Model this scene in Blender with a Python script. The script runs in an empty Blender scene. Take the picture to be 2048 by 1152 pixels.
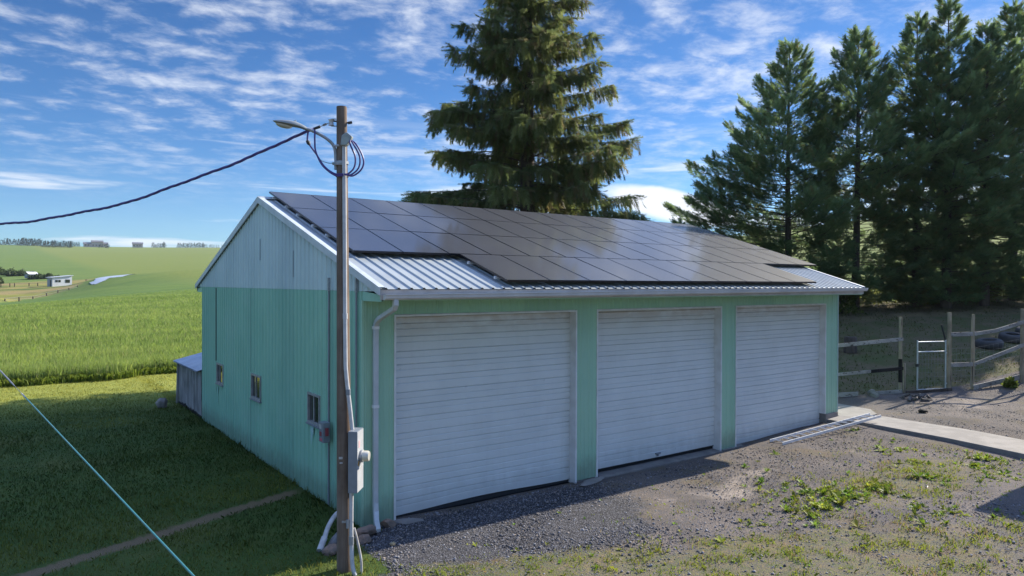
import bpy, bmesh, math, random
import numpy as np
from mathutils import Vector, Matrix, noise as mnoise
random.seed(7)
rng = np.random.default_rng(11)
S = bpy.context.scene
COL = S.collection
PI = math.pi
R = math.radians

# ------------------------------------------------------------------ camera
CAM = Vector((-4.883, -10.940, 4.098))
yaw, pit, rol = 0.6286, -0.0073, 0.0034
cd = bpy.data.cameras.new('camera'); co = bpy.data.objects.new('camera', cd); COL.objects.link(co)
fw = Vector((math.sin(yaw) * math.cos(pit), math.cos(yaw) * math.cos(pit), math.sin(pit)))
rt = Vector((math.cos(yaw), -math.sin(yaw), 0)); up = rt.cross(fw)
r2 = rt * math.cos(rol) + up * math.sin(rol); u2 = up * math.cos(rol) - rt * math.sin(rol)
mt = Matrix((r2, u2, -fw)).transposed().to_4x4(); mt.translation = CAM
co.matrix_world = mt
cd.sensor_width = 36; cd.lens = 1408.0 / 2048 * 36; cd.clip_start = 0.1; cd.clip_end = 9000
S.camera = co

# ------------------------------------------------------------------ sun, sky, exposure
SUN_EL, SUN_AZ = 31.5, 88.0          # azimuth measured from +Y towards +X
sv = Vector((math.sin(R(SUN_AZ)) * math.cos(R(SUN_EL)), math.cos(R(SUN_AZ)) * math.cos(R(SUN_EL)), math.sin(R(SUN_EL))))
sl = bpy.data.lights.new('sun', 'SUN'); so = bpy.data.objects.new('sun', sl); COL.objects.link(so)
sl.energy = 4.7; sl.angle = R(0.53); sl.color = (1.0, 0.92, 0.78)
so.rotation_euler = (-sv).to_track_quat('-Z', 'Y').to_euler(); so.location = (30, 0, 40)
S.view_settings.view_transform = 'Standard'
S.view_settings.look = 'None'
S.view_settings.exposure = 1.14
S.view_settings.gamma = 1.0

W_ = bpy.data.worlds.new('World'); S.world = W_; W_.use_nodes = True


def build_world():
    nt = W_.node_tree; N = nt.nodes; L = nt.links; N.clear()
    out = N.new('ShaderNodeOutputWorld'); bg = N.new('ShaderNodeBackground')
    L.new(bg.outputs[0], out.inputs[0]); bg.inputs[1].default_value = 0.15
    sky = N.new('ShaderNodeTexSky'); sky.sky_type = 'NISHITA'; sky.sun_disc = False
    sky.sun_elevation = R(SUN_EL); sky.sun_rotation = R(SUN_AZ)
    sky.altitude = 800; sky.air_density = 1.0; sky.dust_density = 0.25; sky.ozone_density = 3.0
    hs = N.new('ShaderNodeHueSaturation'); hs.inputs['Saturation'].default_value = 1.25; hs.inputs['Value'].default_value = 1.0
    L.new(sky.outputs[0], hs.inputs['Color'])
    tn = N.new('ShaderNodeMixRGB'); tn.blend_type = 'MULTIPLY'; tn.inputs[0].default_value = 1; L.new(hs.outputs[0], tn.inputs[1]); tn.inputs[2].default_value = (0.54, 0.77, 0.99, 1)
    tc = N.new('ShaderNodeTexCoord'); sep = N.new('ShaderNodeSeparateXYZ'); L.new(tc.outputs['Generated'], sep.inputs[0])

    def m(op, a, b=None, c=None, clamp=False):
        n = N.new('ShaderNodeMath'); n.operation = op; n.use_clamp = clamp
        for i, v in enumerate((a, b, c)):
            if v is None: continue
            if isinstance(v, (int, float)): n.inputs[i].default_value = v
            else: L.new(v, n.inputs[i])
        return n.outputs[0]

    def ramp(v, lo, hi):
        n = N.new('ShaderNodeMapRange'); n.interpolation_type = 'SMOOTHSTEP'
        L.new(v, n.inputs[0]); n.inputs[1].default_value = lo; n.inputs[2].default_value = hi
        return n.outputs[0]

    def noise(vec, sc, det, ro, dist=0.0):
        n = N.new('ShaderNodeTexNoise'); L.new(vec, n.inputs['Vector'])
        n.inputs['Scale'].default_value = sc; n.inputs['Detail'].default_value = det
        n.inputs['Roughness'].default_value = ro; n.inputs['Distortion'].default_value = dist
        return n.outputs[0]
    zc = m('MAXIMUM', sep.outputs[2], 0.0)
    zz = m('ADD', zc, 0.10)
    cx = m('DIVIDE', sep.outputs[0], zz); cy = m('DIVIDE', sep.outputs[1], zz)
    cmb = N.new('ShaderNodeCombineXYZ'); L.new(cx, cmb.inputs[0]); L.new(cy, cmb.inputs[1])
    mp = N.new('ShaderNodeMapping'); L.new(cmb.outputs[0], mp.inputs[0])
    mp.inputs['Rotation'].default_value = (0, 0, R(20)); mp.inputs['Scale'].default_value = (0.95, 1.05, 1); mp.inputs['Location'].default_value = (3.1, 7.7, 0)
    n1 = noise(mp.outputs[0], 6.2, 7, 0.62, 0.2)
    n2 = noise(mp.outputs[0], 0.95, 3, 0.5, 0.3)
    s = m('ADD', m('MULTIPLY', n1, 0.72), m('MULTIPLY', n2, 0.40))
    s = m('ADD', s, m('MULTIPLY', ramp(zc, 0.40, 0.75), 0.08))
    cl = ramp(s, 0.49, 0.78)
    cl = m('MULTIPLY', cl, ramp(zc, 0.07, 0.24))
    cl = m('MULTIPLY', cl, 0.72)
    # long low banks above the horizon
    mp2 = N.new('ShaderNodeMapping'); L.new(tc.outputs['Generated'], mp2.inputs[0])
    mp2.inputs['Scale'].default_value = (2.2, 2.2, 26.0); mp2.inputs['Location'].default_value = (0.6, 0.2, 0.35)
    n3 = noise(mp2.outputs[0], 1.3, 5, 0.55, 0.3)
    low = m('MULTIPLY', ramp(n3, 0.54, 0.66), m('MULTIPLY', ramp(zc, 0.015, 0.05), m('SUBTRACT', 1.0, ramp(zc, 0.14, 0.24))))
    # one bright lens-shaped bank low in the sky beyond the roof ridge
    az = m('ARCTAN2', sep.outputs[0], sep.outputs[1])
    da = m('DIVIDE', m('SUBTRACT', az, 0.85), 0.10)
    mp3 = N.new('ShaderNodeMapping'); L.new(tc.outputs['Generated'], mp3.inputs[0]); mp3.inputs['Scale'].default_value = (8, 8, 20)
    wob = m('MULTIPLY', m('SUBTRACT', noise(mp3.outputs[0], 1.2, 6, 0.6, 0.4), 0.5), 0.9)
    dz = m('DIVIDE', m('SUBTRACT', m('ADD', sep.outputs[2], m('MULTIPLY', m('SUBTRACT', az, 0.845), 0.22)), 0.108), 0.023)
    rr = m('ADD', m('ADD', m('MULTIPLY', da, da), m('MULTIPLY', dz, dz)), wob)
    lens = m('SUBTRACT', 1.0, ramp(rr, 0.55, 1.15))
    cl = m('MAXIMUM', cl, m('MULTIPLY', low, 0.75))
    cl = m('MAXIMUM', cl, lens)
    gr = N.new('ShaderNodeMath'); gr.operation = 'ADD'; L.new(m('MULTIPLY_ADD', m('MINIMUM', zc, 0.4), -0.24, 0.435), gr.inputs[0]); L.new(m('MULTIPLY', ramp(zc, 0.40, 0.75), 1.75), gr.inputs[1])
    vs = N.new('ShaderNodeVectorMath'); vs.operation = 'SCALE'; L.new(tn.outputs[0], vs.inputs[0]); L.new(gr.outputs[0], vs.inputs['Scale'])
    mix = N.new('ShaderNodeMixRGB'); L.new(cl, mix.inputs[0]); L.new(vs.outputs[0], mix.inputs[1])
    mix.inputs[2].default_value = (3.0, 3.15, 3.4, 1)
    L.new(mix.outputs[0], bg.inputs[0])


build_world()

# ------------------------------------------------------------------ helpers


def link(o, parent=None):
    COL.objects.link(o)
    if parent is not None: o.parent = parent
    return o


def tag(o, label=None, cat=None, group=None, kind=None):
    if label: o['label'] = label
    if cat: o['category'] = cat
    if group: o['group'] = group
    if kind: o['kind'] = kind
    return o


def empty(name, loc, label, cat, group=None, rz=0):
    o = bpy.data.objects.new(name, None); o.location = loc; o.rotation_euler.z = rz
    o.empty_display_size = 0.3
    COL.objects.link(o)
    return tag(o, label, cat, group)


def npobj(name, V, F, mat, parent=None, col=None, smooth=False):
    """mesh from numpy arrays: V (n,3), F (m,k)"""
    V = np.ascontiguousarray(V, np.float32); F = np.ascontiguousarray(F, np.int32)
    me = bpy.data.meshes.new(name)
    me.vertices.add(len(V)); me.vertices.foreach_set('co', V.ravel())
    m, k = F.shape
    me.loops.add(m * k); me.loops.foreach_set('vertex_index', F.ravel())
    me.polygons.add(m)
    me.polygons.foreach_set('loop_start', np.arange(0, m * k, k, dtype=np.int32))
    me.polygons.foreach_set('loop_total', np.full(m, k, np.int32))
    if smooth: me.polygons.foreach_set('use_smooth', np.ones(m, bool))
    me.update(calc_edges=True)
    if col is not None:
        a = me.attributes.new('tint', 'FLOAT_COLOR', 'POINT')
        c = np.ones((len(V), 4), np.float32); c[:, :col.shape[1]] = col
        a.data.foreach_set('color', c.ravel())
    me.materials.append(mat)
    return link(bpy.data.objects.new(name, me), parent)


class MB:
    def __init__(s): s.v = []; s.f = []; s.mi = []; s.cur = 0

    def add(s, vs, fs):
        o = len(s.v); s.v += [tuple(v) for v in vs]
        for f in fs: s.f.append([i + o for i in f]); s.mi.append(s.cur)
        return s

    def box(s, c, d, M=None):
        x, y, z = (k / 2 for k in d)
        vs = [Vector((sx * x, sy * y, sz * z)) for sx in (-1, 1) for sy in (-1, 1) for sz in (-1, 1)]
        if M is not None: vs = [M @ v for v in vs]
        vs = [v + Vector(c) for v in vs]
        return s.add(vs, [(0, 1, 3, 2), (4, 6, 7, 5), (0, 4, 5, 1), (2, 3, 7, 6), (0, 2, 6, 4), (1, 5, 7, 3)])

    def box2(s, a, b):
        a = Vector(a); b = Vector(b)
        return s.box((a + b) / 2, [abs(k) for k in (b - a)])

    def beam(s, a, b, w, h, upv=(0, 0, 1)):
        a = Vector(a); b = Vector(b); d = (b - a); l = d.length; d.normalize()
        sd = d.cross(Vector(upv));
        if sd.length < 1e-4: sd = d.cross(Vector((1, 0, 0)))
        sd.normalize(); u = sd.cross(d)
        M = Matrix((d, sd, u)).transposed()
        return s.box((a + b) / 2, (l, w, h), M)

    def tube(s, pts, r, n=8, cap=True):
        pts = [Vector(p) for p in pts]
        rs = r if isinstance(r, (list, tuple)) else [r] * len(pts)
        vs = []; fs = []
        t0 = (pts[1] - pts[0]).normalized()
        u = t0.orthogonal().normalized()
        for i, p in enumerate(pts):
            t = (pts[min(i + 1, len(pts) - 1)] - pts[max(i - 1, 0)]).normalized()
            u = (u - t * u.dot(t)).normalized(); w = t.cross(u)
            for k in range(n):
                a = 2 * PI * k / n
                vs.append(p + (u * math.cos(a) + w * math.sin(a)) * rs[i])
        for i in range(len(pts) - 1):
            for k in range(n):
                a = i * n + k; b = i * n + (k + 1) % n
                fs.append((a, b, b + n, a + n))
        if cap:
            fs.append(tuple(range(n))[::-1]); o = (len(pts) - 1) * n; fs.append(tuple(range(o, o + n)))
        return s.add(vs, fs)

    def lathe(s, prof, c, n=24, M=None):
        vs = []; fs = []
        for (r_, z) in prof:
            for k in range(n):
                a = 2 * PI * k / n; v = Vector((r_ * math.cos(a), r_ * math.sin(a), z))
                if M is not None: v = M @ v
                vs.append(v + Vector(c))
        for i in range(len(prof) - 1):
            for k in range(n):
                a = i * n + k; b = i * n + (k + 1) % n
                fs.append((a, b, b + n, a + n))
        if prof[0][0] > 1e-4: fs.append(tuple(range(n))[::-1])
        if prof[-1][0] > 1e-4: o = (len(prof) - 1) * n; fs.append(tuple(range(o, o + n)))
        return s.add(vs, fs)

    def build(s, name, mat, parent=None, smooth=False, bevel=0):
        me = bpy.data.meshes.new(name); me.from_pydata(s.v, [], s.f)
        mats = mat if isinstance(mat, (list, tuple)) else [mat]
        for m in mats: me.materials.append(m)
        if len(mats) > 1: me.polygons.foreach_set('material_index', s.mi)
        if smooth:
            me.polygons.foreach_set('use_smooth', [True] * len(me.polygons))
            try: me.set_sharp_from_angle(angle=R(40))
            except Exception: pass
        me.update()
        o = link(bpy.data.objects.new(name, me), parent)
        if bevel:
            b = o.modifiers.new('bevel', 'BEVEL'); b.width = bevel; b.segments = 2; b.limit_method = 'ANGLE'
        return o


def copy_tree(o, parent=None):
    c = o.copy(); COL.objects.link(c); c.parent = parent
    for ch in list(o.children): copy_tree(ch, c)
    return c


# ------------------------------------------------------------------ materials
MATS = {}


class NT:
    def __init__(s, name):
        s.m = bpy.data.materials.new(name); s.m.use_nodes = True
        s.N = s.m.node_tree.nodes; s.L = s.m.node_tree.links
        s.b = s.N['Principled BSDF']; s.out = s.N['Material Output']
        s.tc = s.N.new('ShaderNodeTexCoord'); s.pos = s.N.new('ShaderNodeNewGeometry').outputs['Position']; s.obj = s.tc.outputs['Object']
        MATS[name] = s.m

    def math(s, op, a, b=None, c=None, clamp=False):
        n = s.N.new('ShaderNodeMath'); n.operation = op; n.use_clamp = clamp
        for i, v in enumerate((a, b, c)):
            if v is None: continue
            if isinstance(v, (int, float)): n.inputs[i].default_value = v
            else: s.L.new(v, n.inputs[i])
        return n.outputs[0]

    def map(s, vec, sc=(1, 1, 1), rot=(0, 0, 0), loc=(0, 0, 0)):
        n = s.N.new('ShaderNodeMapping'); s.L.new(vec, n.inputs[0])
        n.inputs['Scale'].default_value = sc; n.inputs['Rotation'].default_value = rot; n.inputs['Location'].default_value = loc
        return n.outputs[0]

    def noise(s, vec, sc, det=5, ro=0.55, dist=0):
        n = s.N.new('ShaderNodeTexNoise'); s.L.new(vec, n.inputs['Vector'])
        n.inputs['Scale'].default_value = sc; n.inputs['Detail'].default_value = det
        n.inputs['Roughness'].default_value = ro; n.inputs['Distortion'].default_value = dist
        return n.outputs[0]

    def voro(s, vec, sc, out='Distance'):
        n = s.N.new('ShaderNodeTexVoronoi'); s.L.new(vec, n.inputs['Vector']); n.inputs['Scale'].default_value = sc
        return n.outputs[out]

    def ramp(s, v, lo, hi, a=0.0, b=1.0):
        n = s.N.new('ShaderNodeMapRange'); n.interpolation_type = 'SMOOTHSTEP'; s.L.new(v, n.inputs[0])
        n.inputs[1].default_value = lo; n.inputs[2].default_value = hi; n.inputs[3].default_value = a; n.inputs[4].default_value = b
        return n.outputs[0]

    def mix(s, f, a, b, mode='MIX'):
        n = s.N.new('ShaderNodeMixRGB'); n.blend_type = mode
        for i, v in enumerate((f, a, b)):
            if isinstance(v, (int, float)): n.inputs[i].default_value = v
            elif isinstance(v, tuple): n.inputs[i].default_value = (*v[:3], 1)
            else: s.L.new(v, n.inputs[i])
        return n.outputs[0]

    def sep(s, vec):
        n = s.N.new('ShaderNodeSeparateXYZ'); s.L.new(vec, n.inputs[0]); return n.outputs

    def attr(s, name):
        n = s.N.new('ShaderNodeAttribute'); n.attribute_name = name; return n.outputs

    def color(s, c):
        if isinstance(c, tuple): s.b.inputs['Base Color'].default_value = (*c[:3], 1)
        else: s.L.new(c, s.b.inputs['Base Color'])

    def bump(s, h, st=0.3, dist=0.02):
        n = s.N.new('ShaderNodeBump'); s.L.new(h, n.inputs['Height']); n.inputs['Strength'].default_value = st; n.inputs['Distance'].default_value = dist
        s.L.new(n.outputs[0], s.b.inputs['Normal'])

    def set(s, **k):
        for a, v in k.items():
            a = {'rough': 'Roughness', 'metal': 'Metallic', 'spec': 'Specular IOR Level', 'coat': 'Coat Weight', 'coatr': 'Coat Roughness', 'alpha': 'Alpha', 'trans': 'Transmission Weight'}[a]
            if isinstance(v, (int, float)): s.b.inputs[a].default_value = v
            else: s.L.new(v, s.b.inputs[a])
        return s


def simple(name, c1, c2=None, sc=6, rough=0.6, metal=0.0, spec=0.5, bump=0.0, bsc=40, stretch=(1, 1, 1), det=5, lo=0.35, hi=0.65):
    t = NT(name)
    v = t.map(t.obj, stretch)
    if c2 is None: t.color(c1)
    else: t.color(t.mix(t.ramp(t.noise(v, sc, det), lo, hi), c1, c2))
    t.set(rough=rough, metal=metal, spec=spec)
    if bump: t.bump(t.noise(v, bsc, 6), bump, 0.01)
    return t.m


# painted sheet steel
def paint(name, c, c2, streak=(0.1, 0.12, 0.10), rough=0.45):
    t = NT(name)
    big = t.ramp(t.noise(t.pos, 0.9, 4), 0.35, 0.7)
    st = t.ramp(t.noise(t.map(t.pos, (7, 7, 0.5)), 1.6, 6, 0.6), 0.54, 0.78)
    col = t.mix(big, c, c2)
    px, py, pz = t.sep(t.pos)
    sh = t.N.new('ShaderNodeTexWhiteNoise'); sh.noise_dimensions = '1D'; t.L.new(t.math('FLOOR', t.math('DIVIDE', t.math('ADD', t.math('ADD', px, py), .3), 0.914)), sh.inputs['W'])
    col = t.mix(1.0, col, t.mix(sh.outputs['Value'], (0.90, 0.91, 0.92), (1.06, 1.05, 1.03)), 'MULTIPLY')
    fade = t.ramp(t.noise(t.map(t.pos, (.5, .5, 1.4)), 1.1, 4), .5, .8)
    col = t.mix(t.math('MULTIPLY', fade, .16), col, (0.42, 0.52, 0.48))
    col = t.mix(t.math('MULTIPLY', st, 0.22), col, streak)
    z = t.sep(t.pos)[2]
    splash = t.math('MULTIPLY', t.ramp(t.math('ADD', z, t.math('MULTIPLY', t.noise(t.map(t.pos, (4, 4, 2)), 2, 5), -0.5)), -0.1, 0.35, 1, 0), 0.45)
    col = t.mix(splash, col, (0.11, 0.10, 0.075))
    t.color(col); t.set(rough=rough, spec=0.4)
    t.bump(t.noise(t.pos, 2.2, 3), 0.12, 0.05)
    return t.m


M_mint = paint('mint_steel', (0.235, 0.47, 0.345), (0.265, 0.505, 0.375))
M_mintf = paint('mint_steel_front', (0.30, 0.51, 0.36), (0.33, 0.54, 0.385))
M_gable = paint('pale_steel', (0.47, 0.58, 0.565), (0.52, 0.63, 0.61), (0.2, 0.24, 0.25))
M_trim = simple('white_trim', (0.70, 0.70, 0.69), (0.60, 0.59, 0.57), 3, 0.45)
M_dark = simple('dark_gap', (0.012, 0.012, 0.014), rough=0.9)
M_seam = simple('dark_seam_line', (0.07, 0.11, 0.10), rough=0.7)  # dark tone of the lap seams and screw heads


def door_mat():
    t = NT('door_paint')
    z = t.sep(t.pos)[2]
    base = t.mix(t.ramp(t.noise(t.pos, 1.3, 4), 0.3, 0.7), (0.66, 0.68, 0.66), (0.61, 0.63, 0.61))
    st = t.ramp(t.noise(t.map(t.pos, (9, 9, 0.35)), 1.3, 6, 0.62), 0.52, 0.8)
    base = t.mix(t.math('MULTIPLY', st, 0.10), base, (0.34, 0.29, 0.24))
    top = t.math('MULTIPLY', t.ramp(z, 3.02, 3.5), t.ramp(t.noise(t.map(t.pos, (1.5, 1.5, 3)), 1.6, 5), 0.25, 0.62))
    base = t.mix(t.math('MULTIPLY', top, 0.5), base, (0.36, 0.28, 0.21))
    sp = t.math('MULTIPLY', t.ramp(t.math('SUBTRACT', z, t.math('MULTIPLY', t.noise(t.map(t.pos, (3, 3, 1)), 1.5, 5), 0.6)), -0.25, 0.25, 1, 0), 0.28)
    base = t.mix(sp, base, (0.22, 0.20, 0.17))
    dots = t.ramp(t.noise(t.pos, 11, 2), 0.74, 0.80)
    base = t.mix(t.math('MULTIPLY', dots, 0.5), base, (0.25, 0.22, 0.19))
    t.color(base); t.set(rough=0.5, spec=0.4)
    t.bump(t.noise(t.map(t.pos, (1, 1, 3)), 1.6, 3), 0.18, 0.06)
    return t.m


M_door = door_mat()


def roof_mat():
    t = NT('galvanised_roof')
    n = t.ramp(t.noise(t.pos, 1.1, 5), 0.3, 0.7)
    st = t.ramp(t.noise(t.map(t.pos, (9, 0.6, 0.6)), 1.5, 5), 0.5, 0.8)
    c = t.mix(n, (0.37, 0.395, 0.385), (0.29, 0.32, 0.325)); c = t.mix(t.math('MULTIPLY', st, 0.4), c, (0.26, 0.25, 0.23))
    t.color(c); t.set(metal=0.2, rough=0.5)
    return t.m


M_roof = roof_mat()


def pv_mat():
    t = NT('solar_glass')
    n = t.ramp(t.noise(t.pos, 0.7, 5), 0.3, 0.75)
    c = t.mix(n, (0.029, 0.030, 0.034), (0.038, 0.038, 0.041))
    ox, oy, oz = t.sep(t.obj)
    def grid(v, pitch): return t.ramp(t.math('ABSOLUTE', t.math('SUBTRACT', t.math('FRACT', t.math('DIVIDE', v, pitch)), .5)), .476, .488)
    gl = t.math('MAXIMUM', grid(ox, .158), grid(t.math('ADD', oy, .02), .083))
    c = t.mix(t.math('MULTIPLY', gl, .30), c, (0.09, 0.09, 0.095))
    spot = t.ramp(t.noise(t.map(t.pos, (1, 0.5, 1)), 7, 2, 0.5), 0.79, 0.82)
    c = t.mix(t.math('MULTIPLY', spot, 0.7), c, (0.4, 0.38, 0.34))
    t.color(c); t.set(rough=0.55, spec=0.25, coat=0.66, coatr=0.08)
    t.b.inputs['Coat IOR'].default_value = 1.42
    return t.m


M_pv = pv_mat()
M_pvf = simple('black_anodised', (0.02, 0.02, 0.024), rough=0.28, metal=0.3)
M_alu = simple('aluminium', (0.78, 0.78, 0.78), (0.66, 0.66, 0.66), 12, 0.4, 0.25)
M_galv = simple('galvanised_grey', (0.36, 0.38, 0.40), (0.27, 0.29, 0.31), 14, 0.45, 0.4)
M_box = simple('grey_enamel', (0.20, 0.22, 0.245), (0.17, 0.19, 0.21), 5, 0.4)
M_boxl = simple('pale_enamel', (0.40, 0.41, 0.42), (0.34, 0.35, 0.36), 5, 0.4)
M_pvc = simple('grey_plastic_pipe', (0.50, 0.50, 0.50), (0.42, 0.42, 0.42), 9, 0.4)
M_wpvc = simple('white_plastic_pipe', (0.46, 0.45, 0.43), (0.34, 0.32, 0.3), 7, 0.45)
M_cable = simple('dark_violet_cable', (0.065, 0.045, 0.19), rough=0.45)
M_black = simple('black_rubber', (0.02, 0.02, 0.022), rough=0.6)
M_teal = simple('turquoise_sleeve', (0.04, 0.19, 0.20), (0.055, 0.165, 0.175), 4, 0.4)
M_greyw = simple('grey_wire', (0.23, 0.24, 0.25), (0.16, 0.16, 0.17), 6, 0.5)
M_red = simple('red_sticker', (0.26, 0.04, 0.05), rough=0.5)
M_white = simple('white_sticker', (0.7, 0.7, 0.68), rough=0.5)


def glass_mat(name, c, rough=0.04):
    t = NT(name); t.color(c); t.set(rough=rough, spec=0.6, coat=1.0, coatr=0.02); return t.m


M_glass = glass_mat('window_glass', (0.02, 0.022, 0.022))
M_lens = glass_mat('lamp_lens', (0.42, 0.42, 0.38), 0.15)
M_meter = glass_mat('meter_glass', (0.55, 0.52, 0.42), 0.1)


def wood(name, c1, c2, crack=(0.02, 0.015, 0.012), axis=2, sc=1.0, rough=0.85):
    t = NT(name)
    st = [26, 26, 26]; st[axis] = 1.1
    v = t.map(t.obj, tuple(k * sc for k in st))
    n = t.noise(v, 1.0, 7, 0.65)
    big = t.noise(t.obj, 1.7, 4)
    c = t.mix(t.ramp(n, 0.32, 0.68), c1, c2)
    c = t.mix(t.ramp(big, 0.35, 0.75), c, tuple(k * 0.68 for k in c1))
    st2 = [14, 14, 14]; st2[axis] = 0.5
    cr = t.ramp(t.noise(t.map(t.obj, tuple(k * sc for k in st2)), 1.2, 4, 0.5), 0.60, 0.66)
    c = t.mix(t.math('MULTIPLY', cr, 0.8), c, crack)
    t.color(c); t.set(rough=rough, spec=0.2)
    t.bump(t.math('SUBTRACT', n, cr), 0.5, 0.01)
    return t.m


M_pole = wood('weathered_pole', (0.15, 0.105, 0.077), (0.22, 0.17, 0.132))
M_post = wood('pale_post_wood', (0.30, 0.25, 0.17), (0.38, 0.33, 0.24), sc=1.3)
M_burnt = wood('charred_wood', (0.014, 0.013, 0.013), (0.03, 0.027, 0.025))
M_rail = wood('grey_rail_wood', (0.30, 0.28, 0.25), (0.40, 0.38, 0.34), axis=0, sc=1.2)
M_plank = wood('grey_planks', (0.24, 0.235, 0.225), (0.33, 0.32, 0.31))
M_bark = wood('conifer_bark', (0.075, 0.058, 0.046), (0.12, 0.097, 0.08), sc=0.35)
M_conc = simple('concrete', (0.235, 0.215, 0.195), (0.175, 0.16, 0.145), 2.2, 0.9, bump=0.25, bsc=30)
M_rock = simple('brown_rock', (0.26, 0.17, 0.12), (0.12, 0.09, 0.07), 5, 0.9, bump=0.6, bsc=14)
M_rockg = simple('grey_rock', (0.20, 0.19, 0.19), (0.13, 0.125, 0.12), 5, 0.9, bump=0.6, bsc=14)
M_tyre = simple('old_rubber', (0.035, 0.036, 0.04), (0.055, 0.055, 0.055), 4, 0.8, bump=0.3, bsc=20)
M_hutw = simple('hut_white', (0.66, 0.67, 0.68), (0.58, 0.59, 0.60), 1.0, 0.6)
M_hutg = simple('hut_grey', (0.30, 0.32, 0.33), (0.25, 0.27, 0.28), 1.0, 0.6)
M_farhouse = simple('far_house_wall', (0.42, 0.36, 0.32), (0.35, 0.30, 0.27), 0.2, 0.7)
M_farroof = simple('far_house_roof', (0.10, 0.10, 0.12), (0.13, 0.12, 0.13), 0.2, 0.7)
M_shedroof = simple('shed_roof_steel', (0.36, 0.39, 0.42), (0.29, 0.32, 0.35), 2, 0.4, 0.3)


def leafy(name, trans=0.25, rough=0.6, tintmul=1.0):
    t = NT(name); a = t.attr('tint')[0]
    n = t.ramp(t.noise(t.pos, 1.3, 4), 0.3, 0.7)
    c = t.mix(1.0, a, t.mix(n, (0.78, 0.80, 0.84), (1.15, 1.12, 1.0)), 'MULTIPLY')
    t.color(c); t.set(rough=rough, spec=0.25)
    tr = t.N.new('ShaderNodeBsdfTranslucent'); t.L.new(c, tr.inputs[0])
    mx = t.N.new('ShaderNodeMixShader'); mx.inputs[0].default_value = trans
    t.L.new(t.b.outputs[0], mx.inputs[1]); t.L.new(tr.outputs[0], mx.inputs[2]); t.L.new(mx.outputs[0], t.out.inputs[0])
    return t.m


M_needle = leafy('needles', 0.64)
M_blade = leafy('grass_blades', 0.45)
M_pebble = None


def pebble_mat():
    t = NT('crushed_stone'); t.color(t.attr('tint')[0]); t.set(rough=0.85, spec=0.25); return t.m


M_pebble = pebble_mat()

# ------------------------------------------------------------------ terrain
CTRL = [(-18.23, 70.44, 0.43), (-26.74, 122.37, 0.11), (-33.64, 164.47, -0.44), (-41.7, 213.6, -0.34), (-56.64, 304.85, 2.16), (-73.89, 410.16, 7.49), (-108.38, 620.77, 17.17), (-188.85, 1112.2, 40.4), (-234.83, 1393.05, 58.0), (-349.8, 2095.09, 80.28), (-4.9, 60.75, 0.48), (-4.91, 106.5, 0.2), (-4.92, 131.23, 0.12), (-4.93, 174.51, 0.08), (-4.94, 248.71, 1.6), (-4.94, 267.26, 2.38), (-4.95, 360.05, 7.77), (-4.97, 545.6, 17.6), (-5.02, 978.57, 41.17), (-5.05, 1226.0, 56.12), (-5.13, 1844.51, 78.0), (1.99, 58.21, 0.39), (7.15, 110.1, 1.33), (12.31, 162.0, 2.81), (17.47, 213.9, 4.36), (19.77, 236.96, 5.0), (31.81, 358.06, 9.31), (50.17, 542.62, 18.73), (92.62, 969.4, 40.88), (121.31, 1257.78, 57.16), (190.15, 1949.86, 82.14), (9.57, 56.41, 0.23), (19.21, 101.33, 1.38), (29.55, 149.48, 3.42), (45.62, 224.37, 7.79), (105.32, 502.53, 18.96), (201.76, 951.91, 44.75), (247.69, 1165.91, 57.69), (385.47, 1807.88, 82.95), (46.79, 75.11, 1.63), (72.63, 118.17, 4.66), (108.81, 178.45, 8.83), (243.19, 402.33, 22.94), (511.96, 850.11, 51.88), (873.76, 1452.91, 85.58), (41.63, 29.42, 3.11), (72.65, 56.35, 6.0), (111.42, 90.02, 10.15), (188.96, 157.36, 17.73), (382.8, 325.68, 34.92), (770.49, 662.3, 65.74), (1313.25, 1133.57, 90.9), (50.25, 23.16, 4.42), (77.82, 40.24, 7.78), (114.59, 63.02, 13.11), (178.92, 102.86, 20.1), (454.63, 273.55, 40.1), (1557.42, 956.19, 100.99), (56.71, 12.28, 4.25), (79.12, 20.75, 7.76), (107.13, 31.35, 12.54), (140.73, 44.05, 17.84), (219.14, 73.67, 25.95), (555.17, 200.54, 50.39), (1899.24, 707.82, 110.48), (70.93, 1.95, 4.5), (98.51, 6.66, 8.38), (132.98, 12.56, 14.07), (174.34, 19.64, 19.83), (270.85, 36.1, 28.29), (684.43, 106.59, 50.93), (2338.71, 388.36, 110.32)]
for x in (-60, -30, -14, -7, -3):
    for y in (-60, -25, -10, -4, 1, 7, 14, 20, 26, 40):
        CTRL.append((x, y, 0.0 if y < 40 else 0.18))
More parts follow.
